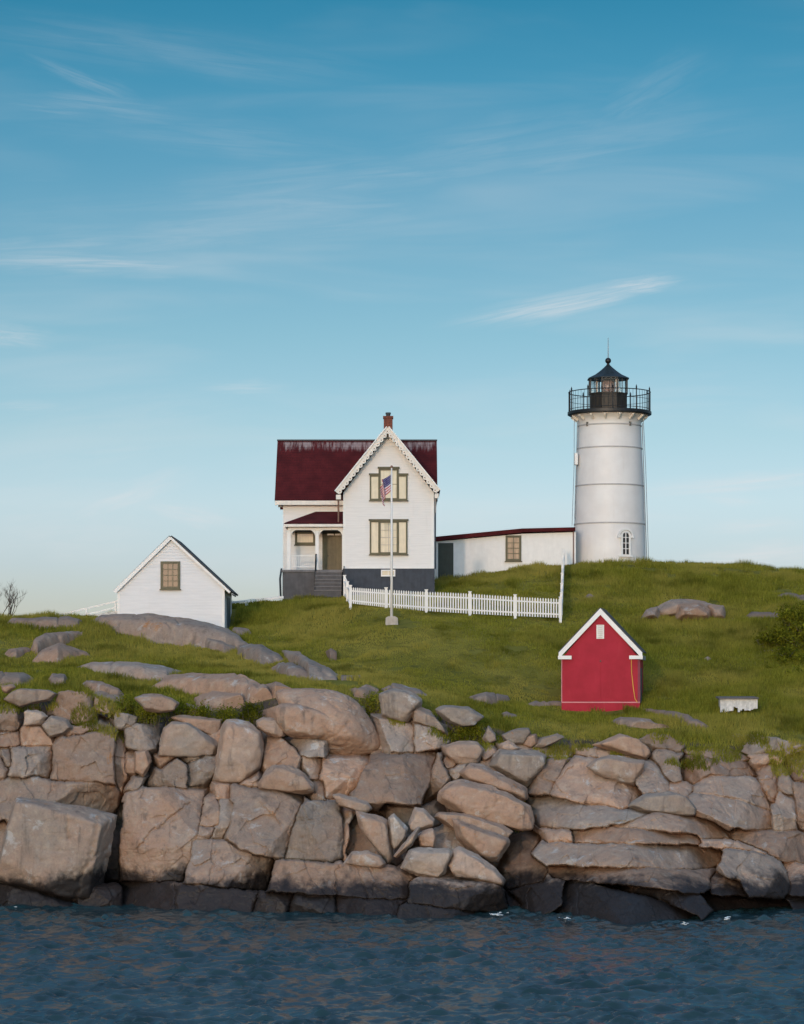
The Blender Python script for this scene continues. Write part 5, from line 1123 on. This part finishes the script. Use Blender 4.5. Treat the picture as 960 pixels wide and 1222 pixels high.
# ------------------------------------------------------------------ white picket fence
YF = 141.0
fence = empty('picket_fence', (X(418, YF), YF, Z(721, YF)), 'long white picket fence in front of the house running up to the tower hill', 'fence')
def fpath(p0, p1, n): return [(p0[0] + (p1[0] - p0[0]) * i / n, p0[1] + (p1[1] - p0[1]) * i / n) for i in range(n + 1)]
def fence_run(pts, zlow, zhigh, npk, first=True):
    """pts: post positions x,y; zlow/zhigh: ground and rail height as functions of the run position 0..1"""
    nseg = len(pts) - 1
    for i in range(nseg):
        (xa, ya), (xb, yb) = pts[i], pts[i + 1]; d = Vector((xb - xa, yb - ya, 0)).normalized(); nn_ = Vector((-d.y, d.x, 0))
        a0, a1 = i / nseg, (i + 1) / nseg; panel = MB()
        for k in range(npk):
            s = (k + .5) / npk; t_ = a0 + (a1 - a0) * s; c = Vector((xa + (xb - xa) * s, ya + (yb - ya) * s, 0)) - nn_ * .045; lo, hi = zlow(t_) + .05, zhigh(t_)
            w = d * .036; th = nn_ * .011
            vs = [c - w - th + Vector((0, 0, lo)), c + w - th + Vector((0, 0, lo)), c + w - th + Vector((0, 0, hi - .06)), c - th + Vector((0, 0, hi)), c - w - th + Vector((0, 0, hi - .06))]; vs += [q + 2 * th for q in vs]
            panel.add(vs, [(0, 1, 2, 3, 4), (9, 8, 7, 6, 5)] + [(j, j + 5, (j + 1) % 5 + 5, (j + 1) % 5) for j in range(5)])
        panel.build('picket_panel', M['white'], fence)
        rail = MB()
        for fz in (.22, .78):
            z0_, z1_ = zlow(a0) + fz * (zhigh(a0) - zlow(a0)), zlow(a1) + fz * (zhigh(a1) - zlow(a1)); rail.bar((xa, ya, z0_), (xb, yb, z1_), .04, .08)
        rail.build('rail', M['white'], fence)
    for i, (x, y) in enumerate(pts):
        if i == 0 and not first: continue
        t_ = i / nseg; lo, hi = zlow(t_), zhigh(t_)
        MB().box(x - .07, x + .07, y - .07, y + .07, lo - .35, hi + .06).box(x - .095, x + .095, y - .095, y + .095, hi + .06, hi + .11).build('fence_post', M['white'], fence)
fpts = [(X(418.5, YF), YF)] + [(X(p, YF), YF) for p in (461, 509, 561, 615, 669)]
bl = lambda t_: float(np.interp(418.5 + t_ * 250.5, [418, 500, 561, 615, 670], [Z(721, YF), Z(729, YF), Z(733, YF), Z(736, YF), Z(738.5, YF)]))
tl = lambda t_: float(np.interp(418.5 + t_ * 250.5, [418, 500, 561, 615, 670], [Z(700.5, YF), Z(705, YF), Z(707.5, YF), Z(711.5, YF), Z(714.5, YF)]))
fence_run(fpts, bl, tl, 17)
# return to the steps on the left, and the long run up the hill seen end-on
e0x, e0y = X(418.5, YF), YF; e1x, e1y = X(411.5, 148.6), 148.6
fence_run([(e0x, e0y), ((e0x * .5 + e1x * .5), 144.8), (e1x, e1y)], lambda t_: float(ground(e0x + (e1x - e0x) * t_, e0y + (e1y - e0y) * t_, False)[0]) - .1, lambda t_: Z(700.5, YF) + (Z(688.5, 148.6) - Z(700.5, YF)) * t_ ** 1.3, 22, False)
h0x, h0y, h1x, h1y = X(669.6, YF), YF, X(672.6, 155.8), 155.8
gl = lambda t_: float(ground(h0x + (h1x - h0x) * t_, h0y + (h1y - h0y) * t_, False)[0])
fence_run(fpath((h0x, h0y), (h1x, h1y), 6), gl, lambda t_: gl(t_) + 1.02, 17, False)

# ------------------------------------------------------------------ flagpole and flag
YL = 137.0; fx = X(467.6, YL); fpz = Z(738, YL)
pole = empty('flagpole', (fx, YL, fpz), 'slim white flagpole on a stone base in front of the house', 'flagpole')
MB().tube([(fx, YL, fpz), (fx, YL, Z(660, YL)), (fx, YL, Z(558.5, YL))], [.075, .062, .035], 12).build('pole', M['white'], pole, smooth=True)
MB().lathe((fx, YL), [(.0, Z(559, YL)), (.06, Z(558, YL)), (.075, Z(556.8, YL)), (.05, Z(555.7, YL)), (0, Z(555.2, YL))], 12).build('finial', M['brownpipe'], pole)
MB().prism([(fx - .34, Z(748, YL)), (fx + .36, Z(748, YL)), (fx + .33, Z(737.5, YL)), (fx + .18, Z(735.6, YL)), (fx - .18, Z(735.6, YL)), (fx - .31, Z(737.5, YL))], YL - .3, YL + .3).build('base', M['concrete'], pole, bevel=.03)
MB().tube([(fx - .06, YL - .07, Z(735, YL)), (fx - .05, YL - .06, Z(640, YL)), (fx - .04, YL - .04, Z(562, YL))], .008, 5).build('halyard', M['weathered'], pole)
MB().box(fx - .11, fx - .06, YL - .05, YL + .05, Z(694, YL), Z(690, YL)).build('cleat', M['iron'], pole)
nu, nv = 46, 26
def cloth(s, t):
    z = Z(566.5, YL) - t * .86 - s * (.62 + .12 * t) - .08 * math.sin(s * 7 + 1) * s
    x = fx - .05 - .46 * math.sin(min(1, s * 1.5) * math.pi / 2) * (1 - .25 * t) + .10 * math.sin(s * 11 + t * 2) * s
    y = YL - .02 - .13 * math.sin(s * 13 + t * 2.5) * min(1, s * 3) - .05 * s
    return Vector((x, y, z))
fm = MB(); cv = [cloth(i / nu, j / nv) for j in range(nv + 1) for i in range(nu + 1)]
for j in range(nv):
    for i in range(nu):
        k = j * (nu + 1) + i; canton = i < nu * .4 and j < nv * 7 / 13; stripe = int((j + .5) / nv * 13)
        fm.f.append([k, k + 1, k + nu + 2, k + nu + 1]); fm.m.append(2 if canton else (0 if stripe % 2 == 0 else 1))
fm.v = [tuple(q) for q in cv]
flag = fm.build('flag', [M['flagred'], M['flagwhite'], M['flagblue']], None, smooth=True); tag(flag, 'limp striped flag with blue corner hanging near the pole top', 'flag')
so = flag.modifiers.new('thickness', 'SOLIDIFY'); so.thickness = .006
sm = MB()
for r in range(9):
    for c in range(6 if r % 2 == 0 else 5):
        s, t = (.022 + .4 * .96 * (c + (0 if r % 2 == 0 else .5)) / 5.6), (.05 + (7 / 13 - .1) * r / 8); p = cloth(s, t); du = (cloth(s + .01, t) - p).normalized(); dv_ = (cloth(s, t + .01) - p).normalized(); nn_ = du.cross(dv_).normalized()
        for sd in (1, -1):
            pts = [p + nn_ * sd * .012 + (du * math.cos(a) + dv_ * math.sin(a)) * (.020 if q % 2 == 0 else .008) for q, a in enumerate([i * math.pi / 5 - math.pi / 2 for i in range(10)])]
            sm.add(pts, [tuple(range(10))])
ORG[flag.name] = Vector((0, 0, 0)); sm.build('stars', M['flagwhite'], flag)

YQ = 135.6; fl = empty('floodlight', (X(481, YQ), YQ, Z(756, YQ)), 'small dark floodlight lying low in the lawn beside the flagpole base', 'floodlight')
lamp = [(X(476.3, YQ), Z(754.6, YQ)), (X(485.6, YQ), Z(754.6, YQ)), (X(486.2, YQ), Z(751.4, YQ)), (X(484.8, YQ), Z(750.2, YQ)), (X(477, YQ), Z(750.2, YQ)), (X(475.8, YQ), Z(751.4, YQ))]
MB().prism(lamp, YQ - .1, YQ + .12).build('housing', M['iron'], fl, bevel=.01)
MB().tube([(X(481, YQ), YQ, Z(760, YQ)), (X(481, YQ), YQ, Z(754.4, YQ))], .03, 6).build('bracket', M['iron'], fl)

# ------------------------------------------------------------------ low white timber box on the right lawn
YW = 122.0; bx = lambda px: X(px, YW); bz_ = lambda py: Z(py, YW)
box_ = empty('timber_box', (bx(881), YW, bz_(849)), 'low weathered white timber box with grey lid and broken lower edge on the right lawn', 'box')
m = MB(); rb = random.Random(2)
for k in range(17):
    a, b = 859.8 + k * 2.62, 859.8 + (k + 1) * 2.62 - .12; lo = 848.5 + rb.uniform(-2.5, 1.5) - (4.2 if k in (6, 7) else 0) - (2.5 if k in (15, 16) else 0)
    m.box(bx(a), bx(b), YW - rb.uniform(0, .02), YW + .05, bz_(lo), bz_(834.5))
m.build('boards', M['weathered'], box_)
MB().box(bx(862), bx(878), YW + .5, YW + 1.3, bz_(851), bz_(834.6)).box(bx(884), bx(903), YW + .06, YW + 1.3, bz_(846), bz_(834.6)).build('inner_frame', M['weathered'], box_)
MB().add([(bx(857.6), YW - .12, bz_(834.4)), (bx(905.4), YW - .12, bz_(834.2)), (bx(904.5), YW + 1.4, bz_(832.6)), (bx(858.5), YW + 1.4, bz_(832.8))] + [(bx(857.6), YW - .12, bz_(832.6)), (bx(905.4), YW - .12, bz_(832.3)), (bx(904.5), YW + 1.4, bz_(831.0)), (bx(858.5), YW + 1.4, bz_(831.2))],
         [(3, 2, 1, 0), (4, 5, 6, 7), (0, 1, 5, 4), (1, 2, 6, 5), (2, 3, 7, 6), (3, 0, 4, 7)]).build('lid', M['slab'], box_)

# ------------------------------------------------------------------ white stair railing behind the shed, plank ramp by the house
YV = 143.5; vx = lambda px: X(px, YV); vz = lambda py: Z(py, YV)
sr = empty('stair_railing', (vx(105), YV, vz(736)), 'slanting white railing of a walkway behind the white shed on the skyline', 'railing')
MB().bar((vx(60), YV, vz(736.5)), (vx(142), YV, vz(717)), .06, .09).bar((vx(82), YV, vz(738.5)), (vx(142), YV, vz(724)), .045, .06).build('rail', M['white'], sr)
MB().bar((vx(90), YV, vz(738.5)), (vx(145), YV, vz(730.5)), .6, .16).build('walkway_plank', M['weathered'], sr)
for p, t0 in ((66, 735), (103.5, 725), (138, 717)): MB().box(vx(p) - .045, vx(p) + .045, YV - .05, YV + .05, vz(745), vz(t0)).build('post', M['white'], sr)
YK = 148.0; ux = lambda px: X(px, YK); uz = lambda py: Z(py, YK)
rp = empty('plank_ramp', (ux(316), YK, uz(720)), 'narrow white plank ramp propped on a short leg left of the house corner', 'ramp')
MB().bar((ux(277), YK, uz(718.8)), (ux(338.5), YK, uz(713.2)), .5, .10).build('plank', M['weathered'], rp)
MB().bar((ux(293), YK - .26, uz(717.5)), (ux(339), YK - .26, uz(712.8)), .06, .14).build('side_board', M['white'], rp)
MB().box(ux(293.5), ux(297), YK - .25, YK - .15, uz(726), uz(716)).build('leg', M['white'], rp)

# ------------------------------------------------------------------ leafy bush on the right, bare shrub on the left skyline
def leafy(name, label, blobs, n, seed, size):
    r = np.random.default_rng(seed); P = []; root = None
    tot = sum(b[4] ** 2 for b in blobs); V = []; sh = []; stems = MB(); bx0 = np.mean([X(b[0], b[2]) for b in blobs]); Yc = np.mean([b[2] for b in blobs])
    root = empty(name, (bx0, Yc, float(ground(bx0, Yc, False)[0])), label, 'bush')
    for (pxb, pyb, Yb, tall, rad) in blobs:
        c = np.array([X(pxb, Yb), Yb, Z(pyb, Yb)]); k = int(n * rad ** 2 / tot)
        # sprays: each shoot carries its own leaves, so gaps stay between shoots
        nsh = max(12, k // 26); d = r.normal(size=(nsh, 3)); d /= np.linalg.norm(d, axis=1)[:, None]; rr2 = r.random(nsh) ** .45
        tips = c + d * rr2[:, None] * np.array([rad, rad, rad * tall])
        base_ = np.array([c[0], c[1], float(ground(c[0], c[1], False)[0]) - .1])
        for q in tips[::2]: stems.tube([tuple(base_ + r.normal(0, .15, 3) * np.array([1, 1, 0])), tuple((base_ + q) / 2 + r.normal(0, .12, 3)), tuple(q)], [.022, .014, .006], 5)
        for q in tips:
            ax_ = (q - base_); ax_ /= np.linalg.norm(ax_) + 1e-6; m_ = 26; s = r.random(m_)
            cc = q + ax_ * (s[:, None] - .5) * .55 + r.normal(0, .10, (m_, 3)); e1 = r.normal(size=(m_, 3)); e1 /= np.linalg.norm(e1, axis=1)[:, None]; e2 = np.cross(e1, r.normal(size=(m_, 3))); e2 /= np.linalg.norm(e2, axis=1)[:, None]
            L_ = size * r.uniform(.7, 1.4, m_)[:, None]; V.append(np.stack([cc - e1 * L_, cc + e2 * L_ * .42, cc + e1 * L_, cc - e2 * L_ * .42], 1)); sh.append(np.repeat(np.clip(r.normal(.5, .25) + r.normal(0, .15, m_), 0, 1.4), 4))
    V = np.concatenate(V).reshape(-1, 3); F4 = np.arange(len(V)).reshape(-1, 4)
    mesh_obj('foliage', V, F4, M['leaf'], root, attrs={'shade': np.concatenate(sh)}); stems.build('stems', M['twig'], root)
leafy('leafy_bush', 'tall yellow green leafy bush at the right edge of the slope', [(950, 740, 137.0, .8, 1.0), (965, 770, 135.5, .9, 1.6), (940, 792, 133.5, .8, 1.15), (955, 815, 131.0, .7, 1.0), (928, 760, 136.0, .6, .8), (978, 745, 137, 1., 1.3), (925, 812, 131.5, .5, .6)], 20000, 71, .08)
leafy('leafy_bush', 'low dark shrub clump in a hollow beside the tall leafy bush', [(918, 800, 132, .5, .42), (934, 822, 130, .5, .6), (910, 765, 136, .5, .4)], 2600, 72, .06)
leafy('leafy_bush', 'low leafy shrub between the boulders of the left cliff top', [(150, 842, 117.0, .55, .55), (178, 853, 116.2, .4, .6), (205, 842, 117.4, .5, .4), (140, 850, 116.3, .4, .4)], 5200, 73, .05)
leafy('leafy_bush', 'shrubby tuft below the wide pinkish slab above the lichen stone', [(240, 852, 116.4, .4, .5), (270, 855, 116.2, .4, .55), (300, 850, 116.6, .45, .5), (220, 846, 117, .45, .4)], 5200, 74, .05)
leafy('leafy_bush', 'small green tuft beside the blocky boulder at the grass edge', [(441, 842, 117.2, .9, .38), (450, 834, 118.0, .6, .3)], 2400, 75, .05)
leafy('leafy_bush', 'green tuft between the grey rounded boulder and the small pointed stone', [(553, 878, 115.9, .45, .45), (568, 872, 116.3, .5, .4)], 2600, 76, .05)
def bare_shrub(x, y, z, h, seed):
    rb = random.Random(seed); root = empty('bare_tree', (x, y, z), 'leafless twiggy small tree on the far left skyline', 'tree')
    m = MB()
    def grow(p, d, L_, r0, lvl):
        pts = [p]; q = Vector(p); dd = Vector(d)
        for i in range(3): dd = (dd + Vector((rb.uniform(-.3, .3), rb.uniform(-.3, .3), rb.uniform(-.05, .3)))).normalized(); q = q + dd * L_ / 3; pts.append(q.copy())
        m.tube(pts, [r0, r0 * .8, r0 * .65, r0 * .45], 5)
        if lvl < 4:
            for k in range(rb.choice((2, 3, 3))): grow(pts[rb.choice((1, 2, 3))], (dd + Vector((rb.uniform(-.9, .9), rb.uniform(-.9, .9), rb.uniform(0, .5)))).normalized(), L_ * rb.uniform(.55, .8), r0 * .6, lvl + 1)
    for k in range(6): grow(Vector((rb.uniform(-.35, .35), rb.uniform(-.1, .1), 0)) + Vector((x, y, z)), Vector((rb.uniform(-.4, .4), rb.uniform(-.4, .4), 1)).normalized(), h * .42, .035, 0)
    m.build('branches', M['twig'], root)
bare_shrub(X(7, 141), 141.0, float(ground(X(7, 141), 141, False)[0]) - .1, 2.5, 4)
